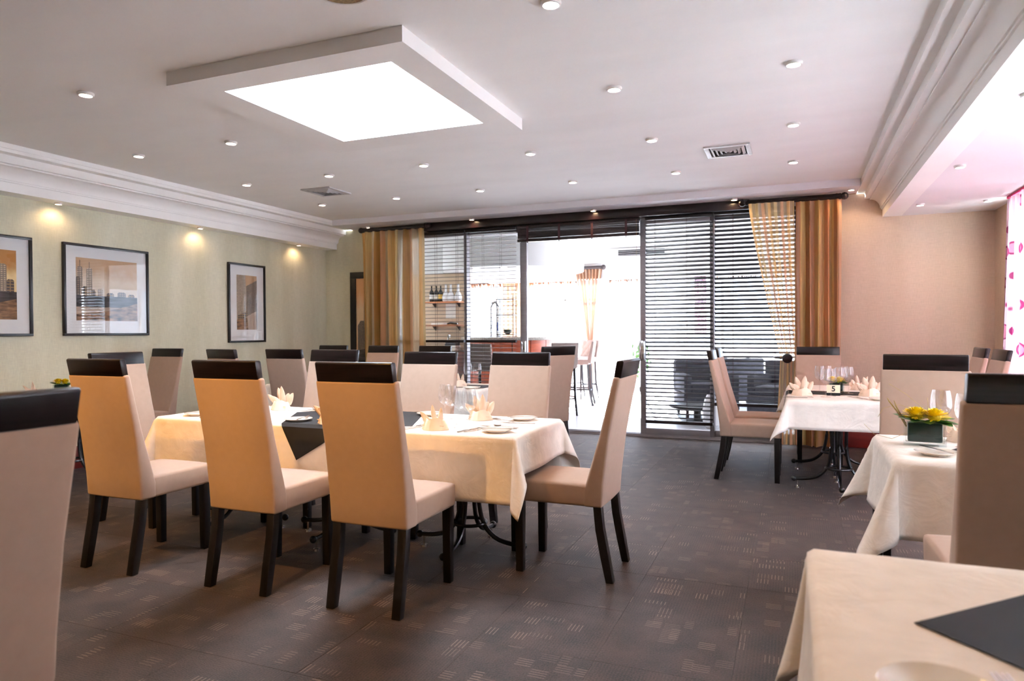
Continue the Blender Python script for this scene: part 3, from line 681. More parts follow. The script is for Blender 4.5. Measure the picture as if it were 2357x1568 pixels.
# ------------------------------------------------------------------ bar room beyond the doors
BX0, BX1, BY1, BZ = -9.0, 3.0, 13.5, 2.56
struct(box('floor', 'pale_floor', (BX0, BX1, YB+.02, BY1, -.1, -.002)))
struct(box('ceiling', 'bar_paint', (BX0, BX1, YB+.15, BY1+.1, BZ, BZ+.1)))
struct(box('wall_bar_left', 'bar_paint', (BX0-.1, BX0, YB+.15, BY1, -.002, BZ)))
struct(box('wall_bar_back', 'bar_paint', (BX0, BX1, BY1, BY1+.1, 2.26, BZ)))
struct(box('wall_bar_right', 'bar_paint', (BX1, BX1+.1, YB+.15, BY1+.1, 2.26, BZ))); struct(box('wall_bar_right', 'bar_paint', (BX1, BX1+.1, YB+.15, 10.7, 0, 2.26)))
struct(box('wall_bar_front', 'bar_paint', (BX0, XL-.15, YB+.02, YB+.15, -.002, BZ)))
struct(box('wall_bar_front', 'bar_paint', (XR+.15, BX1, YB+.02, YB+.15, -.002, BZ)))
struct(box('ground', 'paving', (-40, 40, -20, 60, -.35, -.13)))
wf = thing('window_4', None, None); wf['kind'] = 'structure'
for x in (-8.95, -7.4, -5.9, -4.35, -2.8, -1.25, .3, 1.8, 2.92): box('frame_stile', 'bar_paint', (x, x+.045, BY1+.02, BY1+.07, .0, 2.26), wf)
box('frame_rail', 'bar_paint', (BX0, BX1, BY1+.02, BY1+.07, 1.83, 1.86), wf)
box('frame_rail', 'bar_paint', (BX0, BX1, BY1+.02, BY1+.07, -.002, .10), wf)
wf = thing('window_5', None, None); wf['kind'] = 'structure'
for y in (10.8, 12.2, 13.4): box('frame_stile', 'bar_paint', (BX1+.02, BX1+.07, y, y+.045, .0, 2.26), wf)
box('frame_rail', 'bar_paint', (BX1+.02, BX1+.07, 10.7, BY1, -.002, .10), wf)
struct(box('eaves_and_sky_shade', 'straw', (XR+.15, XR+1.7, -4, 7.9, 2.42, 2.6))); struct(box('eaves_and_sky_shade', 'straw', (BX0-.3, BX1+.3, BY1+.1, BY1+.32, 2.36, 2.6)))  # right-hand eaves unseen, added to block sky but pass ground bounce
WX4 = (-8.95, -7.4, -5.9, -4.35, -2.8, -1.25, .3, 1.8, 2.92)
w4 = bpy.data.objects['window_4']; w5 = bpy.data.objects['window_5']
for a, b in zip(WX4[:-1], WX4[1:]):
    box('pane', 'tinted_glass', (a+.045, b, BY1+.04, BY1+.046, .10, 1.83), w4); box('pane', 'tinted_glass', (a+.045, b, BY1+.04, BY1+.046, 1.86, 2.30), w4)
for a, b in ((10.8, 12.2), (12.2, 13.4)): box('pane', 'tinted_glass', (BX1+.04, BX1+.046, a+.045, b, .10, 2.30), w5)
# thatch fringe seen over the windows
for k, (x0, x1, lab) in enumerate(((-6.6, -4.1, 'brown thatch fringe hanging outside the bar windows, left part'), (-3.45, 2.6, 'brown thatch fringe hanging outside the bar windows, right part'))):
    m = MB(); rnd = random.Random(k)
    x = x0
    while x < x1:
        wd = rnd.uniform(.02, .05); L_ = rnd.uniform(.06, .13)
        m.prism([(x, 2.30), (x+wd, 2.30), (x+wd*.7+rnd.uniform(-.02, .02), 2.26-L_)], 13.62, 13.66, 'y'); x += wd*.75
    tag(m.build('thatch_fringe', 'straw', smooth=0), lab, 'thatch', kind='stuff')
# round bulkhead and bar counter
BC = (-4.13, 10.2)
t = thing('round_bulkhead', 'round white ceiling bulkhead over the bar', 'bulkhead', (*BC, 2.15)); t['kind'] = 'structure'
MB().lathe([(.0005, 0), (1.12, 0), (1.12, .41)], 64, caps=False).build('drum', 'bar_paint', t)
for a in (-1.9, -1.35, -.8):
    MB().lathe([(.05, 0), (.05, -.01), (.0005, -.012)], 20, (.85*math.cos(a), .85*math.sin(a), 0), caps=False).build('bar_downlight', 'lamp_glow', t)
t = thing('bar_counter', 'curved bar with granite top and glossy orange wood panels', 'bar counter', (-4.10, 10.05, -.002))
R0 = .72
MB().lathe([(R0+.07, 1.075), (R0+.08, 1.085), (R0+.08, 1.112), (R0+.07, 1.122), (R0-.35, 1.122), (R0-.35, 1.075)], 64, caps=False).build('granite_top', 'granite', t)
for k in range(16):
    a0, a1 = 2*PI*k/16+.008, 2*PI*(k+1)/16-.008; n = 5
    pts = [(R0*math.cos(a0+(a1-a0)*i/n), R0*math.sin(a0+(a1-a0)*i/n)) for i in range(n+1)]+[((R0-.03)*math.cos(a1-(a1-a0)*i/n), (R0-.03)*math.sin(a1-(a1-a0)*i/n)) for i in range(n+1)]
    MB().prism(pts, .10, 1.075, 'z').build('front_panel', 'bar_panel', t)
MB().lathe([(R0-.05, -.002), (R0-.05, 1.07), (R0-.08, 1.07), (R0-.08, -.002)], 48, caps=False).build('plinth', 'dark_void', t)
# back wall of the bar with shelves
struct(box('wall_bar_shelf', 'bar_wall_paint', (-6.4, -4.85, 10.0, 10.12, -.002, 2.15)))
struct(box('trim_5', 'bar_paint', (-6.4, -4.85, 9.985, 10.13, 2.15, BZ)))
for z, lab in ((1.69, 'upper orange wooden bar shelf carrying bottles'), (1.318, 'lower orange wooden bar shelf carrying papers')):
    t = thing('bar_shelf', lab, 'shelf', (-5.2, 9.88, z))
    box('board', 'orange_shelf', (-.30, .30, -.11, .11, -.022, 0), t, .003)
    for x in (-.22, .22): MB().prism([(-.0, -.022), (.105, -.022), (.105, -.09)], x-.01, x+.01, 'x').build('bracket', 'pelmet_wood', t)
def bottle(label, x, y, z, r, h, mat, lab_m):
    t = thing('bottle', label, 'bottle', (x, y, z), 0, 'bottles on the upper bar shelf')
    MB().lathe([(r*.9, 0), (r, .006), (r, h*.58), (r*.75, h*.68), (r*.32, h*.76), (r*.30, h*.96), (r*.36, h*.965), (r*.36, h)], 20).build('body', mat, t)
    MB().lathe([(r*1.01, h*.18), (r*1.01, h*.45)], 20, caps=False).build('label', lab_m, t)
for k, (x, lm, s) in enumerate(((-5.435, 'label_paper', 'a large white label, leftmost on the shelf'), (-5.35, 'label_paper', 'a cream label, second on the shelf'), (-5.27, 'label_gold', 'a gold label beside the white decanters'))):
    bottle('dark bar bottle with '+s, x, 9.88, 1.69, .037, .26, 'bottle_dark', lm)
def decanter(label, x, z, h=.26):
    t = thing('decanter', label, 'decanter', (x, 9.85, z), 0, 'white decanters on the bar shelf')
    MB().lathe([(.045, 0), (.06, .02), (.062, .07), (.045, .12), (.022, .16), (.018, .21), (.022, .22)], 24).build('body', 'white_glaze', t)
    MB().lathe([(.02, .222), (.016, .25), (.02, .275), (.001, .285)], 16).build('stopper', 'white_glaze', t)
decanter('white round decanter, left of the touching pair on the bar shelf', -5.16, 1.69); decanter('white round decanter, right of the touching pair on the bar shelf', -5.07, 1.69); decanter('single white decanter at the right end of the bar shelf', -4.94, 1.69)
t = thing('paper_stack', 'stack of white papers on the lower bar shelf', 'papers', (-5.30, 9.88, 1.318))
for k in range(4): box('sheet_pile', 'label_paper', (-.11+.01*(k % 2), .10+.008*k, -.08, .07, k*.008, k*.008+.0075), t)
tag(MB().tube([(-5.14, 9.86, 1.333), (-5.08, 9.85, 1.345), (-5.0, 9.87, 1.338), (-4.96, 9.86, 1.335)], [.014, .02, .02, .012], 8).build('hand_tool', 'bottle_dark'), 'dark blue tool lying beside papers on the lower bar shelf', 'tool')
tag(box('wall_notice', 'label_paper', (-5.24, -5.06, 9.995, 9.999, 1.42, 1.66)), 'white paper notice pinned between the two bar shelves', 'notice')
t = thing('back_counter', 'white back counter below the bar shelves', 'counter', (-5.55, 9.78, 0))
box('body', 'plastic_white', (-.84, .70, -.2, .2, -.002, .88), t); box('worktop', 'granite', (-.84, .70, -.23, .2, .88, .92), t, .004)
t = thing('sink_tap', 'curved chrome tap over the back counter', 'tap', (-5.10, 9.80, .92))
MB().tube([(0, 0, 0), (0, 0, .18), (.01, -.02, .235), (.04, -.05, .25), (.07, -.08, .235), (.075, -.085, .19)], .011, 10).build('spout', 'chrome', t); MB().lathe([(.022, 0), (.022, .03), (.014, .035)], 16).build('base', 'chrome', t)
t = thing('cash_register', 'dark grey till on the back counter', 'till', (-4.98, 9.72, .92))
box('base', 'plastic_white', (-.10, .10, -.1, .1, 0, .07), t, .006); MB().prism([(-.1, .07), (.08, .07), (.08, .16), (-.06, .12)], -.09, .09).build('keypad', 'sofa_fabric', t, .004)
# beer tap arch and glass rack on the bar
t = thing('beer_tap', 'tall chrome arch-shaped beer font on the bar counter', 'beer tap', (-4.13, 9.45, 1.122))
MB().tube([(-.055, 0, 0), (-.055, 0, .44), (-.04, 0, .50), (0, 0, .525), (.04, 0, .50), (.055, 0, .44), (.055, 0, 0)], .021, 12).build('arch', 'chrome', t)
MB().tube([(.055, -.02, .10), (.05, -.04, .16), (.055, -.035, .22)], .012, 8).build('tap_lever', 'blue_plastic', t)
for s in (-1, 1): MB().lathe([(.04, 0), (.04, .015), (.022, .02)], 16, (s*.055, 0, 0)).build('base', 'chrome', t)
t = thing('glass_rack', 'thin black metal glass rack standing on the bar', 'rack', (-3.93, 9.42, 1.122))
for x in (-.13, .13):
    for y in (-.06, .06): MB().tube([(x, y, 0), (x, y, .55 if x < 0 else .62)], .006, 6).build('post', 'frame_wood', t)
for z in (.03, .32, .55): box('shelf_board', 'frame_wood', (-.14, .14, -.07, .07, z, z+.012), t)
t2 = thing('snack_bowl', 'grey green bowl on the rack of the bar', 'bowl', (-3.91, 9.42, 1.165))
MB().lathe([(.03, 0), (.06, .03), (.065, .07), (.058, .07), (.05, .03), (.001, .01)], 20).build('bowl', 'wrap_leaf', t2)
# air conditioner
t = thing('air_conditioner', 'white air conditioner hung under the bar ceiling', 'air conditioner', (-2.38, 11.05, 2.39))
box('casing', 'bar_paint', (-.42, .55, 0, .6, 0, .165), t, .015)
box('grille_shade', 'dark_void', (-.25, .50, -.004, .0, .035, .125), t)  # flat black slab stands for the shade behind the louvres
for k in range(3): MB().box(-.25, .5, -.014, .004, .045+k*.028, .051+k*.028).build('louvre', 'vent_metal', t)
# curtain on the far windows
tag(grid_mesh('bar_curtain', 'curtain_bar', 120, 40, lambda u, v: (-4.07+.56*u+(.28*min(1, v*1.5)-.0)*(1-u)*1.0+(-.20*min(1, v*1.5))*u, 13.38-.04*math.sin(6.28*8*u+v), 2.45-2.35*v)), 'pale orange sheer curtain gathered on the far bar window', 'curtain')
tag(grid_mesh('bar_curtain', 'curtain_bar', 80, 20, lambda u, v: (-5.66+.62*u, 13.38-.035*math.sin(6.28*7*u+v), 2.22-1.5*v)), 'orange curtain behind the bar rack on the far window', 'curtain')
tag(grid_mesh('bar_curtain', 'curtain_pink', 40, 10, lambda u, v: (-1.72+.22*u, 13.36-.03*math.sin(6.28*4*u), 2.23-1.1*v)), 'magenta cloth at the far window behind the right blind', 'cloth')
t = thing('curtain_rail', 'pale curtain rail along the top of the far bar windows', 'curtain rail', (-1.5, 13.40, 2.235))
box('rail', 'bar_paint', (-4.5, 4.1, -.012, .1, -.006, .02), t, .003)
t = thing('curtain_pole', 'short dark curtain pole with ball end on the far bar wall', 'curtain pole', (-3.78, 13.36, 2.475))
MB().tube([(-.42, 0, 0), (.26, 0, 0)], .035, 16).build('pole', 'pelmet_wood', t); MB().ball((.30, 0, 0), .05, 16, 10).build('finial', 'pelmet_wood', t)
for x in (-.3, .15): box('bracket', 'pelmet_wood', (x-.015, x+.015, 0, .14, -.015, .015), t)

def bar_stool(label, loc, rz, tufted=False):
    t = thing('bar_stool', label, 'bar stool', loc, rz, 'upholstered bar stools')
    MB().box(-.20, .20, -.20, .21, .66, .745).build('seat', 'stool_fabric', t, .018, 3)
    def bp(u, v):
        x = -.20+.40*u; z = .70+.345*v; d = 0
        if tufted:
            a = math.sin(PI*3*(u+v*.8)); b_ = math.sin(PI*3*(u-v*.8)); d = .014*math.sqrt(abs(a*b_))
        e = min(u, 1-u, v, 1-v)*8; e = min(1, e)
        return (x, -.165-.06*v+.012*e+d, z)
    MB().prism([(-.235, .68), (-.285, 1.03), (-.27, 1.045), (-.245, 1.04), (-.17, .70)], -.20, .20).build('backrest', 'stool_fabric', t, .014, 3)
    if tufted: grid_mesh('tufted_front', 'stool_fabric', 48, 40, lambda u, v: (lambda p: (p[0]*.97, p[1]+.006, p[2]))(bp(u, v)), t)
    for sx in (-1, 1):
        MB().tube([(sx*.17, .17, .67), (sx*.175, .175, 0)], [.024, .018], 4).build('leg', 'leg_wood', t)
        MB().tube([(sx*.17, -.18, .67), (sx*.172, -.20, .3), (sx*.178, -.26, 0)], [.024, .022, .018], 4).build('leg', 'leg_wood', t)
        MB().tube([(sx*.173, .17, .26), (sx*.173, -.205, .26)], .012, 4).build('stretcher', 'leg_wood', t)
    MB().tube([(-.17, .172, .20), (.17, .172, .20)], .014, 4).build('footrest', 'leg_wood', t)
    MB().tube([(-.17, -.21, .24), (.17, -.21, .24)], .012, 4).build('stretcher', 'leg_wood', t)
    return t
FLB = -.002
bar_stool('grey bar stool in side view seen through the doorway', (-3.27, 10.88, FLB), math.radians(100))
bar_stool('button tufted bar stool facing the camera through the doorway', (-3.53, 11.95, FLB), math.radians(150), True)
bar_stool('bar stool mostly hidden, its back against the orange bar front', (-3.14, 9.50, FLB), math.radians(38))
bar_stool('bar stool seen through the blind just left of the door post', (-3.98, 8.78, FLB), math.radians(0))
# lounge furniture behind the right blinds
def lounge(label, loc, rz):
    t = thing('lounge_chair', label, 'armchair', loc, rz, 'dark lounge chairs in the bar')
    box('base', 'sofa_fabric', (-.38, .38, -.36, .36, .10, .34), t, .02); box('seat_cushion', 'sofa_fabric', (-.27, .27, -.24, .37, .34, .46), t, .03)
    box('backrest', 'sofa_fabric', (-.38, .38, -.42, -.24, .34, .78), t, .04)
    for s in (-1, 1): box('armrest', 'sofa_fabric', (s*.325-.055, s*.325+.055, -.26, .36, .34, .60), t, .03)
    for sx in (-1, 1):
        for sy in (-1, 1): box('leg', 'leg_wood', (sx*.32-.02, sx*.32+.02, sy*.3-.02, sy*.3+.02, 0, .10), t)
lounge('dark lounge chair behind the right blind, left one', (-1.15, 10.1, FLB), math.radians(200)); lounge('dark lounge chair behind the sheer curtain blind', (-.1, 10.0, FLB), math.radians(160))
lounge('dark lounge chair farther back behind the right blinds', (-.9, 11.6, FLB), math.radians(20))
t = thing('coffee_table', 'low round dark coffee table seen under the right blind', 'table', (-1.15, 9.2, FLB))
MB().lathe([(.34, .20), (.36, .21), (.36, .235), (.34, .245)], 40).build('top', 'leg_wood', t); MB().lathe([(.2, 0), (.2, .02), (.05, .04), (.05, .2)], 24).build('pedestal', 'leg_wood', t)
t = thing('floor_vase', 'white rounded floor vase behind the right door panel', 'vase', (-.915, 8.75, FLB))
MB().lathe([(.07, 0), (.11, .05), (.12, .22), (.09, .36), (.06, .42), (.05, .42), (.08, .35), (.1, .2), (.05, .04)], 28).build('body', 'white_glaze', t)
t = thing('potted_plant', 'small green potted plant outside the far bar window', 'plant', (-3.0, 14.6, -.13))
MB().lathe([(.12, 0), (.16, .3), (.14, .3), (.11, .05)], 20).build('pot', 'paving', t)
m = MB(); rnd = random.Random(5)
for k in range(60):
    a = rnd.uniform(0, 6.28); h = rnd.uniform(.35, 1.0); rr = rnd.uniform(.02, .22); c = Vector((rr*math.cos(a), rr*math.sin(a), h)); s = .07
    m.add([c+Vector((-s*.4, 0, 0)), c+Vector((0, -s*.3, s)), c+Vector((s*.4, 0, .02)), c+Vector((0, s*.3, -s))], [(0, 1, 2, 3)])
tag(m.build('foliage', 'green_leaf', t, smooth=0), kind='stuff')
MB().tube([(0, 0, .2), (.01, .0, .9)], .01, 6).build('stem', 'dry_grass', t)

# ------------------------------------------------------------------ dining chairs
def make_chair(label, group):
    """faces +y; origin on the floor under the seat"""
    t = thing('dining_chair', label, 'chair', (0, 0, 0), 0, group)
    # seat: crowned cushion box
    m = MB(); nx, ny = 8, 8
    def top(x, y): return .474+.016*(1-(x/.195)**2)*(1-((y-.06)/.2)**2)
    xs = [-.195+.39*i/nx for i in range(nx+1)]; ys = [-.15+.405*j/ny for j in range(ny+1)]
    vs = [(x, y, top(x, y)) for y in ys for x in xs]; fs = [(j*(nx+1)+i, j*(nx+1)+i+1, (j+1)*(nx+1)+i+1, (j+1)*(nx+1)+i) for j in range(ny) for i in range(nx)]
    b0 = len(vs); loop = [i for i in range(nx+1)]+[(j+1)*(nx+1)+nx for j in range(ny)]+[ny*(nx+1)+i for i in range(nx-1, -1, -1)]+[j*(nx+1) for j in range(ny-1, 0, -1)]
    vs += [(vs[i][0]*.985, vs[i][1], .362) for i in loop]; k = len(loop)
    fs += [(loop[i], b0+i, b0+(i+1) % k, loop[(i+1) % k]) for i in range(k)]+[tuple(b0+i for i in range(k))]
    m.add(vs, fs).build('seat', 'suede', t, .016, 3, smooth=50)
    # backrest: leaning slab, thicker towards the seat
    prof = [(-.205, .362), (-.213, .48), (-.240, .70), (-.298, .995), (-.262, 1.0), (-.196, .72), (-.135, .51), (-.115, .44), (-.115, .362)]
    mb = MB(); nW = 8; L_ = len(prof)
    for i in range(nW+1):
        s = -1+2*i/nW
        for a, z in prof:
            hw = .196+.005*(z-.36)/.64; bul = .008*(1-s*s)
            mb.v.append((s*hw, a+(bul if a > -.22 and z > .5 else (-bul*.6 if z < .99 else 0)), z))
    for i in range(nW):
        for j in range(L_): mb.f.append((i*L_+j, i*L_+(j+1) % L_, (i+1)*L_+(j+1) % L_, (i+1)*L_+j))
    mb.f += [tuple(range(L_)), tuple(nW*L_+j for j in range(L_-1, -1, -1))]
    mb.build('backrest', 'suede', t, .012, 3, smooth=50)
    MB().prism([(-.297, .992), (-.313, 1.070), (-.306, 1.077), (-.282, 1.077), (-.276, 1.070), (-.263, .992)], -.190, .190).build('top_rail', 'dark_wood', t, .004, 2)
    for sx in (-1, 1):
        x = sx*.166
        pr = [(-.198, .38), (-.158, .38), (-.170, .25), (-.194, .12), (-.220, 0), (-.256, 0), (-.234, .13), (-.210, .26)]
        MB().prism(pr, x-.021, x+.021).build('leg', 'leg_wood', t, .003)
        m = MB(); a, b = .022, .019
        vs = [(x+p*a, .222+q_*a, .40) for p, q_ in ((-1, -1), (1, -1), (1, 1), (-1, 1))]+[(x+p*b, .222+q_*b, 0) for p, q_ in ((-1, -1), (1, -1), (1, 1), (-1, 1))]
        m.add(vs, [(3, 2, 1, 0), (4, 5, 6, 7), (0, 1, 5, 4), (1, 2, 6, 5), (2, 3, 7, 6), (3, 0, 4, 7)]).build('leg', 'leg_wood', t, .003)
    return t
D = math.radians
CH = [  # x, y, rotation, height factor, label, group
    (-1.698, 2.71, 0, 1.0, 'high-backed tan chair on the near side of the long table, right one of three', 'chairs at the long table'),
    (-2.40, 2.71, 0, 1.0, 'high-backed tan chair on the near side of the long table, middle one of three', 'chairs at the long table'),
    (-3.21, 2.68, 0, 1.0, 'high-backed tan chair on the near side of the long table, left one of three', 'chairs at the long table'),
    (-1.045, 3.372, 90, .985, 'high-backed tan chair in side view at the right end of the long table', 'chairs at the long table'),
    (-1.572, 3.71, 180, .995, 'pale high-backed chair on the far side of the long table, right one of three', 'chairs at the long table'),
    (-2.205, 3.70, 180, .995, 'pale high-backed chair on the far side of the long table, middle one of three', 'chairs at the long table'),
    (-2.945, 3.67, 180, 1.005, 'pale high-backed chair on the far side of the long table, left one of three', 'chairs at the long table'),
    (-3.88, 3.25, -90, 1.0, 'white-lit chair at the left end of the long table, behind the left tan chair', 'chairs at the long table'),
    (-1.845, .914, 90, 1.0, 'large blurred chair back cut off by the left edge of the picture', None),
    (-5.66, 4.67, 180, .98, 'tan chair standing against the green wall beside its own shadow', 'chairs by the left wall'),
    (-4.60, 4.92, -9, .985, 'distant tan chair right under the narrow framed street print', 'chairs at the back table'),
    (-4.075, 5.06, 0, .985, 'tan chair seen between the left and middle near chairs of the long table', 'chairs at the back table'),
    (-4.90, 6.28, 180, .98, 'chair whose dark rail alone shows before the orange tower print', 'chairs at the back table'),
    (-4.20, 6.24, 180, .98, 'tan chair in front of the left gold curtain', 'chairs at the back table'),
    (-3.53, 6.20, 180, .98, 'chair with reddish shiny rail below the left blinds', 'chairs at the back table'),
    (-2.225, 6.13, 58, .99, 'chair turned away at the doorway, right end of the back table', 'chairs at the back table'),
    (-.335, 5.94, -90, .965, 'side-view chair left of table 5, nearer of the two', 'chairs at table 5'),
    (-.335, 6.49, -90, .965, 'side-view chair left of table 5, farther of the two', 'chairs at table 5'),
    (.225, 6.97, 180, .965, 'tan chair at the far end of table 5 before the striped curtain', 'chairs at table 5'),
    (.575, 3.80, 169, .995, 'tan chair with grained shiny rail behind the flower vase table', 'chairs at the vase table'),
    (.632, 2.575, 2, 1.0, 'large brown chair back at the right edge of the picture', 'chairs at the vase table'),
    (1.13, 6.62, 90, .975, 'small chair by the right wall, farther of the two showing dark rails', 'chairs by the pink curtain'),
    (1.13, 6.02, 90, .975, 'small chair by the right wall, nearer of the two showing dark rails', 'chairs by the pink curtain'),
]
ch0 = None
for x, y, a, s, lab, grp in CH:
    if ch0 is None: c = ch0 = make_chair(lab, grp); c.location = (x, y, 0); c.rotation_euler = (0, 0, D(a))
    else:
        c = dup(ch0, (x, y, 0), D(a), lab, grp)
        if grp is None and 'group' in c: del c['group']
    c.scale = (1, 1, s)

# ------------------------------------------------------------------ tables, cloths
ZTAB = .70
def make_table(label, loc, wx, wy, rz=0):
    t = thing('pedestal_table', label, 'table', loc, rz, 'cast iron pedestal tables')
    box('tabletop', 'leg_wood', (-wx/2, wx/2, -wy/2, wy/2, ZTAB-.028, ZTAB-.002), t, .004)
    box('top_plate', 'cast_iron', (-.2, .2, -.2, .2, ZTAB-.04, ZTAB-.028), t)
    for k in range(4):
        a = PI/2*k; c_, s_ = math.cos(a), math.sin(a)
        pts = [(.10, ZTAB-.04), (.062, .56), (.050, .40), (.056, .27), (.085, .16), (.15, .095), (.23, .072), (.305, .068)]
        # smooth the bent rod
        pp = []
        for i in range(len(pts)-1):
            p0, p1, p2, p3 = pts[max(i-1, 0)], pts[i], pts[i+1], pts[min(i+2, len(pts)-1)]
            for u in (0, .33, .66):
                pp.append(tuple(.5*((2*p1[d])+(-p0[d]+p2[d])*u+(2*p0[d]-5*p1[d]+4*p2[d]-p3[d])*u*u+(-p0[d]+3*p1[d]-3*p2[d]+p3[d])*u**3) for d in (0, 1)))
        pp.append(pts[-1])
        leg = MB().tube([(r*c_, r*s_, z) for r, z in pp], .0125, 8).ball((.312*c_, .312*s_, .068), .021, 10, 8).build('leg', 'cast_iron', t)
        MB().lathe([(.006, .068), (.006, .016), (.019, .012), (.021, .0), (.0005, 0)], 12, (.285*c_, .285*s_, 0)).build('glide', 'steel', leg)
    ring = []
    MB().tube([(.088*math.cos(2*PI*k/24), .088*math.sin(2*PI*k/24), .165) for k in range(25)], .010, 8).build('ring', 'cast_iron', t)
    MB().tube([(.060*math.cos(2*PI*k/24), .060*math.sin(2*PI*k/24), .50) for k in range(25)], .009, 8).build('ring', 'cast_iron', t)
    return t
def cloth(label, x0, x1, y0, y1, z, dx, dy, seed=0, step=.022, flare=.03, rip=.012, fold=.95, name='tablecloth', mat='linen', crease=True):
    """linen laid over a rectangular top: flat, rounded at the edge, hanging with corner pleats"""
    rnd = random.Random(seed); ph = [rnd.uniform(0, 6.28) for _ in range(8)]
    def axis(a0, a1, d):
        n = max(4, int((a1-a0)/.05)); k = max(8, int(d/step))
        return [a0-d+d*i/k for i in range(k)]+[a0+(a1-a0)*i/n for i in range(n)]+[a1+d*i/k for i in range(k+1)]
    X, Y = axis(x0, x1, dx), axis(y0, y1, dy)
    def hang(h):            # rounded shoulder then drop: returns (outward, down)
        r = .014
        if h < r*1.57: a = h/r; return r*math.sin(a), r*(1-math.cos(a))
        return r, r+(h-r*1.57)
    vs = []
    for y in Y:
        for x in X:
            a = max(x0-x, x-x1, 0); b = max(y0-y, y-y1, 0); sx = -1 if x < x0 else 1; sy = -1 if y < y0 else 1
            cx = min(max(x, x0), x1); cyy = min(max(y, y0), y1)
            if a == 0 and b == 0:
                vs.append((x, y, z+.0006*math.sin(31*x+ph[0])*math.sin(27*y+ph[1]))); continue
            h = math.hypot(a, b); th = math.atan2(b, a)
            o, dn = hang(h)
            g = math.sin(2*th)                                  # 0 on the sides, 1 on the corner diagonal
            tilt = flare*h/.3+.0; out = o+tilt*h*2
            if b == 0 or a == 0:
                s = y if b == 0 else x
                dist = min(abs(s-(y0 if b == 0 else x0)), abs((y1 if b == 0 else x1)-s))
                out += rip*(h/.3)*math.sin(9.5*s+ph[2]+(3 if b == 0 else 0))*min(1, dist/.1)
                vs.append((cx+(sx*out if a else 0), cyy+(sy*out if b else 0), z-dn))
            else:
                gg = g**1.4; ang = fold*.62*gg
                dn2 = o*0+dn*math.cos(ang)+.0; out2 = out+dn*math.sin(ang)
                w1, w2 = math.cos(th), math.sin(th)
                # pleat: swing both sides of the fold back under the corner
                e = .5+.5*math.cos(2*th); wx_ = w1*(.35+.65*gg)+(1-gg)*(1 if th < PI/4 else 0)*.65; wy_ = w2*(.35+.65*gg)+(1-gg)*(1 if th >= PI/4 else 0)*.65
                n_ = math.hypot(wx_, wy_); wx_, wy_ = wx_/n_, wy_/n_
                vs.append((cx+sx*out2*wx_, cyy+sy*out2*wy_, z-dn2))
    nx, ny = len(X), len(Y)
    fs = [(j*nx+i, j*nx+i+1, (j+1)*nx+i+1, (j+1)*nx+i) for j in range(ny-1) for i in range(nx-1)]
    me = bpy.data.meshes.new(name); me.from_pydata(vs, [], fs)
    for p in me.polygons: p.use_smooth = True
    me.materials.append(M[mat]); o = bpy.data.objects.new(name, me); COL.objects.link(o)
    md = o.modifiers.new('thickness', 'SOLIDIFY'); md.thickness = .0022; md.offset = 1
    return tag(o, label, 'tablecloth')
ZC0 = ZTAB+.001
ZT_ = ZC0+.0035
def overlay(name, label, pts, z=None, thick=.0016, hang_y=None):
    """thin cloth polygon lying on the linen; pts (x,y)"""
    z = z or ZT_
    return tag(MB().prism(pts, z, z+thick, 'z').build(name, 'black_cloth', smooth=0), label, 'cloth')
# long table of three
for k, x in enumerate((-1.63, -2.43, -3.20)):
    make_table(('right', 'middle', 'left')[k]+' third of the long table, iron legs under the linen cloth', (x, 3.375, 0), .79 if k < 2 else .7, .70)
cloth('long cream tablecloth over the table with six wine places in the middle', -3.53, -1.225, 3.02, 3.72, ZC0, .20, .33, seed=1, fold=.56)
# black diagonal cloth on the long table: square turned, front corner hanging over the near edge
def runner_long():
    c = Vector((-2.43, 3.40)); s = .62
    d0 = Vector((-2.475, 3.02)); m = MB()
    top_ = [(-2.60, 3.02), (-2.13, 3.02), (-1.86, 3.16), (-2.10, 3.72), (-2.60, 3.72), (-2.86, 3.46)]
    zt = ZT_
    m.prism(top_, zt, zt+.0016, 'z')
    # hanging triangle follows the rounded edge
    r = .0175; rows = []
    n = 8; pts = []
    for i in range(n+1):
        k = i/n; xl = -2.60+(-2.475+2.60)*k; xr = -2.13+(-2.475+2.13)*k; h = .0+.20*k
        if h < r*1.57: a = h/r; y_, z_ = 3.02-r*math.sin(a), zt-r*(1-math.cos(a))
        else: y_, z_ = 3.02-r-.2*(h-r*1.57)*.12-.012*k, zt-r-(h-r*1.57)
        pts.append((xl, xr, y_-.002, z_))
    vs = []; fs = []
    for xl, xr, y_, z_ in pts: vs += [(xl, y_, z_), (xr, y_, z_)]
    for i in range(n): fs.append((2*i, 2*i+1, 2*i+3, 2*i+2))
    k0 = len(vs); vs += [(x, y-.0016, z+.0008) for x, y, z in vs]; fs += [tuple(k0+i for i in reversed(f)) for f in fs]
    m.add(vs, fs)
    return m.build('black_overlay', 'black_cloth', smooth=30)
tag(runner_long(), 'black cloth laid cornerwise across the long table, its point hanging in front', 'cloth')
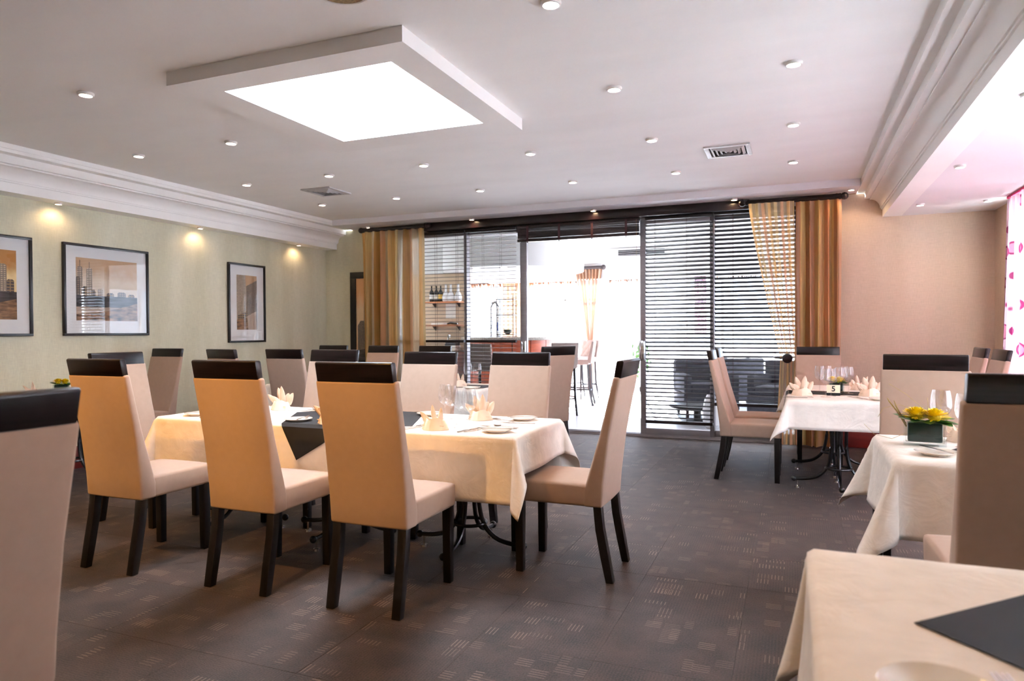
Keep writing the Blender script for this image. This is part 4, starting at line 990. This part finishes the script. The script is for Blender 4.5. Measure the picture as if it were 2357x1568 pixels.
# table five
make_table('nearer pedestal table under the cloth of table 5', (.32, 5.68, 0), .70, .74); make_table('farther pedestal table under the cloth of table 5', (.32, 6.43, 0), .70, .74)
cloth('cream tablecloth with a middle crease on table 5', -.03, .67, 5.31, 6.80, ZC0, .24, .215, seed=2, fold=.66)
m = MB(); r = .018
m.prism([(-.03, 5.78), (.67, 5.78), (.67, 6.12), (-.03, 6.12)], ZT_, ZT_+.0016, 'z')
vs = []
for h in [i*.02 for i in range(11)]:
    if h < r*1.57: a = h/r; x, z = -.03-r*math.sin(a), ZT_-r*(1-math.cos(a))
    else: x, z = -.03-r-(h-r*1.57)*.16, ZT_-r-(h-r*1.57)
    vs += [(x-.002, 5.78, z), (x-.002, 6.12, z)]
k = len(vs); vs += [(x-.002, y, z+.001) for x, y, z in vs]; fs = [(2*i, 2*i+1, 2*i+3, 2*i+2) for i in range(10)]; fs += [tuple(k+i for i in reversed(f)) for f in fs]
m.add(vs, fs)
tag(m.build('black_runner', 'black_cloth', smooth=30), 'black runner across table 5 with its end over the left side', 'cloth')
# table with the big flower vase
make_table('pedestal table under the cloth with the big flower vase', (.74, 3.33, 0), .74, .70)
cloth('cream tablecloth under the big yellow flower vase at right', .37, 1.11, 2.98, 3.68, ZC0, .30, .30, seed=3, flare=.04, fold=.62)
overlay('black_overlay', 'black cloth under the wine glass beside the big flower vase', [(.56, 3.22), (.80, 3.02), (1.08, 3.32), (.80, 3.62)])
# foreground table
make_table('pedestal table under the nearest cloth at the lower right corner', (.42, 1.32, 0), .74, .74)
cloth('nearest cream tablecloth filling the lower right corner of the picture', .045, .80, .94, 1.70, ZC0, .30, .30, seed=4, step=.016, rip=.006, fold=.3)
overlay('black_overlay', 'black cloth lying cornerwise on the nearest table at lower right', [(.19, 1.325), (.42, 1.085), (.66, 1.30), (.42, 1.56)])
# back table row and wall tables
for k, x in enumerate((-2.88, -3.63, -4.38)): make_table(('right', 'middle', 'left')[k]+' pedestal table of the back row before the left blinds', (x, 5.68, 0), .74, .70)
cloth('cream tablecloth of the back table, seen between the far chairs', -4.76, -2.50, 5.32, 6.02, ZC0, .20, .24, seed=5)
overlay('black_overlay', 'black cloth on the back table under cutlery', [(-2.95, 5.5), (-2.52, 5.5), (-2.52, 5.82), (-2.95, 5.82)])
make_table('pedestal table by the left wall behind the left chairs', (-5.48, 3.88, 0), .72, .74)
cloth('cream tablecloth on the small table by the green wall', -5.86, -5.12, 3.50, 4.26, ZC0, .02, .24, seed=6)

# ------------------------------------------------------------------ tableware
def wine_glass(label, loc, s=1.0, grp='wine glasses'):
    t = thing('wine_glass', label, 'glass', loc, random.uniform(0, 6), grp)
    P = [(.0005, .0), (.034, .0), (.0345, .0015), (.012, .005), (.0045, .012), (.0038, .05), (.0042, .088), (.010, .096), (.024, .106), (.034, .122), (.0385, .142), (.0375, .165), (.034, .190), (.0305, .208)]
    I = [(.0295, .208), (.033, .190), (.0365, .165), (.0375, .142), (.033, .123), (.023, .108), (.009, .099), (.0005, .098)]
    foot = [(r*s, z*s) for r, z in P[:6]]+[(P[6][0]*s, P[6][1]*s), (.0005, .0885*s)]
    MB().lathe(foot, 24).build('stem', 'clear_glass', t)
    MB().lathe([(.0005, .0895*s)]+[(r*s, z*s) for r, z in P[6:]]+[(r*s, z*s) for r, z in I], 28, caps=False).build('bowl', 'clear_glass', t)
    return t
ZI = ZT_+.0004      # items on linen
ZR = ZT_+.002       # items on black cloth
GL = [(-1.775, 3.372, 'leftmost of the four wine glasses on the long table', ZI), (-1.693, 3.286, 'second from left of the four wine glasses on the long table', ZI), (-1.590, 3.185, 'third from left of the four wine glasses on the long table', ZI), (-1.509, 3.124, 'rightmost of the four wine glasses on the long table', ZI),
      (.20, 6.02, 'leftmost wine glass on table 5', ZR), (.225, 5.57, 'wine glass nearest on table 5, before the number card', ZI), (.265, 5.66, 'wine glass left of the number card on table 5', ZI), (.335, 5.82, 'wine glass right of the number card on table 5', ZR), (.40, 5.90, 'rightmost wine glass on table 5', ZR), (.375, 6.02, 'wine glass behind the yellow flower on table 5', ZR), (.255, 6.05, 'wine glass at the back of table 5', ZR),
      (-2.745, 5.66, 'left wine glass of the pair on the back table', ZR), (-2.632, 5.62, 'right wine glass of the pair on the back table', ZR),
      (.612, 3.56, 'large wine glass behind the big yellow flower', ZI), (.668, 3.36, 'large wine glass cut by the brown chair back', ZR), (-5.44, 3.94, 'wine glass on the wall table beside the small flower', ZI)]
gl0 = None
for x, y, lab, z in GL:
    if gl0 is None: gl0 = wine_glass(lab, (x, y, z))
    else:
        g = dup(gl0, (x, y, z), random.uniform(0, 6), lab)
        if 'large' in lab: g.scale = (1.12, 1.12, 1.08)
def plate(label, loc, r=.078):
    t = thing('side_plate', label, 'plate', loc, 0, 'cream side plates')
    MB().lathe([(r*.6, 0), (r*.62, .003), (r*.98, .0125), (r, .0145), (r*.98, .016), (r*.64, .0065), (.0005, .0055)], 48).build('dish', 'porcelain', t, smooth=50)
    return t
PL = [(-3.34, 3.14, 'side plate at the near left corner of the long table', ZI), (-2.575, 3.125, 'side plate on the long table by the black hanging point', ZI), (-2.0, 3.60, 'side plate at the far middle of the long table', ZR), (-1.36, 3.125, 'side plate at the near right corner of the long table', ZI), (-1.40, 3.60, 'side plate at the far right corner of the long table', ZI), (-2.76, 3.60, 'side plate at the far side of the long table, by the black cloth', ZR),
      (.575, 5.455, 'side plate at the near right corner of table 5', ZI), (.03, 6.03, 'side plate at the left edge of table 5', ZR), (.60, 6.2, 'side plate at the far right of table 5', ZI), (-2.60, 5.43, 'side plate at the near edge of the back table', ZI), (.525, 3.145, 'side plate before the big flower vase', ZI), (.185, 1.06, 'blurred side plate on the nearest table', ZI)]
p0 = None
for x, y, lab, z in PL:
    if p0 is None: p0 = plate(lab, (x, y, z))
    else: dup(p0, (x, y, z), 0, lab)
def knife_mb(l=.20):
    m = MB(); m.prism([(-.0045, 0), (.0045, 0), (.0055, .05), (.004, l*.46), (-.004, l*.46), (-.0055, .05)], 0, .004, 'z')
    m.prism([(-.003, l*.45), (.004, l*.45), (.010, l*.52), (.010, l*.9), (.004, l), (-.003, l)], .001, .0025, 'z'); return m
def fork_mb(l=.185):
    m = MB(); m.prism([(-.006, 0), (.006, 0), (.003, .07), (.003, l*.62), (.012, l*.70), (-.012, l*.70), (-.003, l*.62), (-.003, .07)], .001, .0035, 'z')
    for k in range(4): x = -.0105+k*.007; m.prism([(x-.0016, l*.69), (x+.0016, l*.69), (x+.0011, l), (x-.0011, l)], .0015, .0035, 'z')
    return m
def spoon_mb(l=.175):
    m = MB(); m.prism([(-.006, 0), (.006, 0), (.0028, .06), (.0028, l*.72), (-.0028, l*.72), (-.006+.0032, .06)], .001, .0035, 'z')
    n = 14; c = l*.85; vs = [(.0165*math.cos(2*PI*k/n), c+.027*math.sin(2*PI*k/n), .0055) for k in range(n)]+[(.010*math.cos(2*PI*k/n), c+.018*math.sin(2*PI*k/n), .0012) for k in range(n)]
    fs = [(k, (k+1) % n, n+(k+1) % n, n+k) for k in range(n)]+[tuple(n+k for k in range(n))]
    m.add(vs, fs); return m
CUT = {}
def cutlery(kind, label, x, y, a, z=None):
    z = z or ZI
    if kind not in CUT:
        o = {'table_knife': knife_mb, 'table_fork': fork_mb, 'table_spoon': spoon_mb}[kind]().build(kind, 'steel', smooth=40, bevel=0); CUT[kind] = o
    else: o = CUT[kind].copy(); COL.objects.link(o)
    o.location = (x, y, z); o.rotation_euler = (0, 0, D(a)); return tag(o, label, kind.split('_')[1], 'steel cutlery on the tables')
KN, FK, SP = 'table_knife', 'table_fork', 'table_spoon'
for k, lab, x, y, a in [
    (KN, 'knife left of the pair by the rightmost long-table wine glass', -1.53, 3.035, -8), (KN, 'knife right of the pair by the rightmost long-table wine glass', -1.50, 3.05, -12), (SP, 'spoon above the near right side plate of the long table', -1.30, 3.27, 70), (FK, 'fork above the near right side plate of the long table', -1.34, 3.235, 75),
    (FK, 'fork beside the far right side plate of the long table', -1.42, 3.50, 62), (KN, 'knife beside the far right side plate of the long table', -1.28, 3.46, 92), (KN, 'knife at the far napkin of the long table', -1.70, 3.48, -45), (FK, 'fork behind the four wine glasses', -1.80, 3.48, -70), (KN, 'knife left of the near napkin on the long table', -1.83, 3.03, -12), (FK, 'fork left of the near napkin on the long table', -1.86, 3.04, -14),
    (FK, 'fork at the far left of the long table', -2.98, 3.52, -60), (KN, 'knife at the far left of the long table', -2.92, 3.50, -75), (KN, 'knife at the near left of the long table', -3.22, 3.04, 20),
    (SP, 'brass-lit spoon near the left napkin of table 5', .13, 5.56, 30), (KN, 'knife near the left napkin of table 5', .10, 5.45, 88), (FK, 'fork near the left napkin of table 5', .14, 5.50, 95), (FK, 'fork near the right napkin of table 5', .46, 5.50, 25), (FK, 'second fork near the right napkin of table 5', .49, 5.48, 20), (KN, 'knife at the right edge of table 5', .63, 5.62, 10),
    (FK, 'fork at the near edge of the nearest table, right of the plate', .292, .985, 6), (FK, 'fork beside the side plate of the vase table', .635, 3.03, 8), (FK, 'fork on the back table by the side plate', -2.70, 5.47, -30)]:
    cutlery(k, lab, x, y, a)
for lab, x, y, a, z in [('butter knife lying on the far right side plate of the long table', -1.48, 3.555, -65, .0165), ('butter knife lying on the near right side plate of the long table', -1.45, 3.10, -80, .0165), ('butter knife on the near left side plate of the long table', -3.42, 3.11, -70, .0165), ('butter knife on the side plate by the black hanging point', -2.52, 3.05, 20, .0165), ('butter knife on the far middle side plate of the long table', -2.09, 3.58, -78, .0165), ('butter knife on the side plate before the flower vase', .575, 3.075, 27, .0165)]:
    cutlery(KN, lab, x, y, a, ZI+z)
cutlery(KN, 'butter knife on the side plate behind the black cloth', -2.85, 3.56, -70, ZR+.0165)
cutlery(SP, 'spoon with a bright bowl beside the blurred nearest plate', .255, .965, 15, ZI)
# napkins folded to a crown with pointed petals
def napkin(label, loc, rz, kind):
    t = thing('folded_napkin', label, 'napkin', loc, rz, 'folded napkins')
    m = MB(); n = 28
    vs = []; H = .055
    for k in range(n+1):
        a = -PI*.5+2*PI*k/n
        rr = .052+.03*max(0, -math.sin(a))**3+.018*max(0, abs(math.cos(a)))**8
        for (f, z) in ((1.12, 0), (1.0, .02), (.78, H-.008*math.cos(3*a)), (.60, H-.006)):
            vs.append((rr*f*math.cos(a), rr*f*.72*math.sin(a), z))
    fs = [(4*k+i, 4*(k+1)+i, 4*(k+1)+i+1, 4*k+i+1) for k in range(n) for i in range(3)]
    m.add(vs, fs).build('base_wrap', 'napkin_linen', t, smooth=60)
    MB().prism([(-.066, -.03), (.066, -.034), (.0, .052)], .02, .024, 'z').build('base_fold', 'napkin_linen', t)
    if kind == 0: petals = [(-.045, -28, .062, .016), (-.018, -8, .088, .015), (.022, 18, .085, .015), (-.058, -55, .035, .018)]
    else: petals = [(-.040, -38, .08, .020), (-.015, -16, .11, .024), (.010, 6, .12, .024), (.036, 30, .085, .022), (-.03, -30, .06, .026), (.02, 18, .075, .026)]
    for i, (x, a, h, wd) in enumerate(petals):
        a = D(a); dirx, dirz = math.sin(a), math.cos(a); yo = .012*(1 if i % 2 else -1)
        vs = []; N = 9
        for j in range(N+1):
            u = j/N; ww = wd*(math.sin(PI*min(1, .25+.75*u))**.7 if u < .999 else 0); c = Vector((x+dirx*h*u, yo+.012*u*u*(1 if i % 2 else -1), .035+dirz*h*u))
            px = Vector((dirz, 0, -dirx))
            for s, d_ in ((-1, .010), (-.5, .002), (0, -.004), (.5, .002), (1, .010)): vs.append(c+px*ww*s+Vector((0, d_*(1-u)*2, 0)))
        fs = [(5*j+s, 5*j+s+1, 5*j+s+6, 5*j+s+5) for j in range(N) for s in range(4)]
        o = MB().add(vs, fs).build('petal_fold', 'napkin_linen', t, smooth=70, recalc=False)
        md = o.modifiers.new('thickness', 'SOLIDIFY'); md.thickness = .0016
    return t
NAP = [(-1.69, 3.10, 0, 0, 'crown-folded napkin with pointed tips before the four wine glasses', ZI), (-1.635, 3.53, 8, 1, 'rolled napkin behind the wine glasses of the long table', ZI), (-3.07, 3.56, 0, 1, 'napkin right of the middle near chair, far side of the long table', ZI), (-2.335, 3.10, 10, 1, 'napkin half hidden by the right near chair of the long table', ZR),
       (.065, 5.66, 0, 1, 'leafy folded napkin at the left of table 5', ZI), (.535, 5.78, -8, 1, 'leafy folded napkin at the right of table 5, nearer one', ZI), (.52, 6.33, 0, 0, 'folded napkin at the right of table 5, farther one', ZI), (-2.80, 5.60, 0, 0, 'pointed napkin on the back table below the wine glasses', ZR), (.705, 3.55, -30, 0, 'folded napkin beside the big flower vase', ZI), (-5.60, 3.62, 0, 0, 'napkin on the wall table before the small flower', ZI)]
nk = {}
for x, y, a, k, lab, z in NAP:
    if k not in nk: nk[k] = napkin(lab, (x, y, z), D(a), k)
    else: dup(nk[k], (x, y, z), D(a), lab)
nk[1].scale = (.95, .95, .95)
# flower arrangements
def flower(label, loc, rz=0, full=True):
    t = thing('flower_vase', label, 'flower vase', loc, rz, 'yellow flowers in glass vases')
    W_, Dp, H = .058, .034, .082
    m = MB(); a = [(-W_, -Dp), (W_, -Dp), (W_, Dp), (-W_, Dp)]; b = [(-W_+.005, -Dp+.005), (W_-.005, -Dp+.005), (W_-.005, Dp-.005), (-W_+.005, Dp-.005)]
    vs = [(x, y, 0) for x, y in a]+[(x, y, H) for x, y in a]+[(x, y, H) for x, y in b]+[(x, y, .012) for x, y in b]; fs = [(3, 2, 1, 0), (12, 13, 14, 15)]
    for i in range(4):
        j = (i+1) % 4; fs += [(i, j, 4+j, 4+i), (4+i, 4+j, 8+j, 8+i), (8+i, 8+j, 12+j, 12+i)]
    m.add(vs, fs).build('vase', 'vase_glass', t, .002)
    box('leaf_wrap', 'wrap_leaf', (-W_+.011, W_-.010, -Dp+.007, Dp-.007, .0125, H-.004), t, .006)
    rnd = random.Random(3)
    for cx, cz, s in ((-.024, .110, 1.1), (.026, .108, 1.08)):
        m = MB()
        for k in range(260):
            u = rnd.random(); el = D(-20+105*u**.75); az = rnd.uniform(0, 2*PI); L_ = (.042+rnd.uniform(-.005, .004))*s
            d = Vector((math.cos(az)*math.cos(el), math.sin(az)*math.cos(el), math.sin(el)*.68)); n_ = d.cross(Vector((0, 0, 1))); n_ = n_.normalized()*.0034 if n_.length > .01 else Vector((.0034, 0, 0))
            c = Vector((cx, 0, cz-.012)); up = Vector((0, 0, .002))
            m.add([c+d*L_*.3-n_*.6, c+d*L_*.3+n_*.6, c+d*L_*.85+n_, c+d*L_, c+d*L_*.85-n_], [(0, 1, 2, 3, 4)])
        m.ball((cx, 0, cz-.010), .018*s, 10, 6).build('bloom', 'yellow_petal', t, smooth=0, recalc=False)
    def leaf(p, d, L_, wd, nm, mat):
        p = Vector(p); d = Vector(d).normalized(); n_ = d.cross(Vector((0, 0, 1))).normalized(); vs = []; N = 7
        for j in range(N+1):
            u = j/N; c = p+d*L_*u+Vector((0, 0, -.25*L_*u*u)); ww = 1.35*wd*math.sin(PI*(.08+.92*u))**.8 if u < 1 else 0
            vs += [c-n_*ww, c+Vector((0, 0, -ww*.35)), c+n_*ww]
        fs = [(3*j+s, 3*j+s+1, 3*j+s+4, 3*j+s+3) for j in range(N) for s in range(2)]
        return MB().add(vs, fs).build(nm, mat, t, smooth=60, recalc=False)
    for i, (p, d, L_, wd) in enumerate([((.02, -.01, .085), (1, -.3, .18), .075, .017), ((-.02, -.015, .085), (-.9, -.4, .45), .065, .016), ((-.03, 0, .085), (-1, .2, .55), .07, .014), ((0, -.02, .088), (.3, -1, .1), .05, .016), ((-.01, -.02, .088), (-.5, -1, .2), .05, .015), ((.03, .01, .085), (1, .3, .4), .06, .013), ((0, .02, .09), (-.2, 1, .3), .05, .014), ((.03, -.02, .085), (.8, -.8, .1), .06, .015)]):
        leaf(p, d, L_, wd, 'leaf', 'green_leaf')
    if full:
        for pts, nm in (([(-.05, 0, .06), (-.075, -.005, .11), (-.098, -.01, .145), (-.104, -.01, .158)], 'grass_blade'), ([(-.052, .0, .07), (-.075, -.01, .12), (-.085, -.012, .15)], 'grass_blade'), ([(-.03, 0, .12), (-.07, 0, .135), (-.115, 0, .12), (-.13, -.01, .09)], 'grass_stem'), ([(0, 0, .12), (-.05, .01, .17), (-.10, .02, .205)], 'grass_stem'), ([(.008, -.02, .10), (.008, -.025, .15), (.006, -.026, .165)], 'grass_stem'), ([(-.05, -.02, .04), (-.09, -.04, .02), (-.14, -.03, .03), (-.17, 0, .06)], 'grass_stem')):
            MB().tube(pts, [.0028]*(len(pts)-1)+[.001] if nm == 'grass_blade' else .0007, 5).build(nm, 'dry_grass', t)
    return t
flower('big yellow flower in a square glass vase at right, in front of the tan chair', (.525, 3.40, ZI), D(-8)).scale = (1.36, 1.36, 1.25)
flower('small yellow flower behind the number card on table 5', (.315, 5.98, ZR), 0, False)
flower('small yellow flower with leaves on the wall table at far left', (-5.60, 3.86, ZI), D(40), False)
# number card
t = thing('number_card', 'cream card with a black 5 on a dark holder on table 5', 'table sign', (.285, 5.735, ZI))
box('holder', 'black_cloth', (-.047, .047, -.012, .020, 0, .020), t, .002); box('card', 'card', (-.046, .046, -.006, .0, .017, .080), t)
cu = bpy.data.curves.new('number', 'FONT'); cu.body = '5'; cu.size = .056; cu.align_x = 'CENTER'; cu.align_y = 'CENTER'; cu.extrude = .0006; cu.offset = .0012
tmp = bpy.data.objects.new('number_source', cu); COL.objects.link(tmp)
bpy.context.view_layer.update()
me = bpy.data.meshes.new_from_object(tmp.evaluated_get(bpy.context.evaluated_depsgraph_get())); bpy.data.objects.remove(tmp); bpy.data.curves.remove(cu)
me.name = 'number'; me.materials.clear(); me.materials.append(M['ink'])
o = bpy.data.objects.new('number', me); COL.objects.link(o); o.parent = t; o.location = (0, -.0068, .049); o.rotation_euler = (PI/2, 0, 0)
bpy.context.view_layer.update()
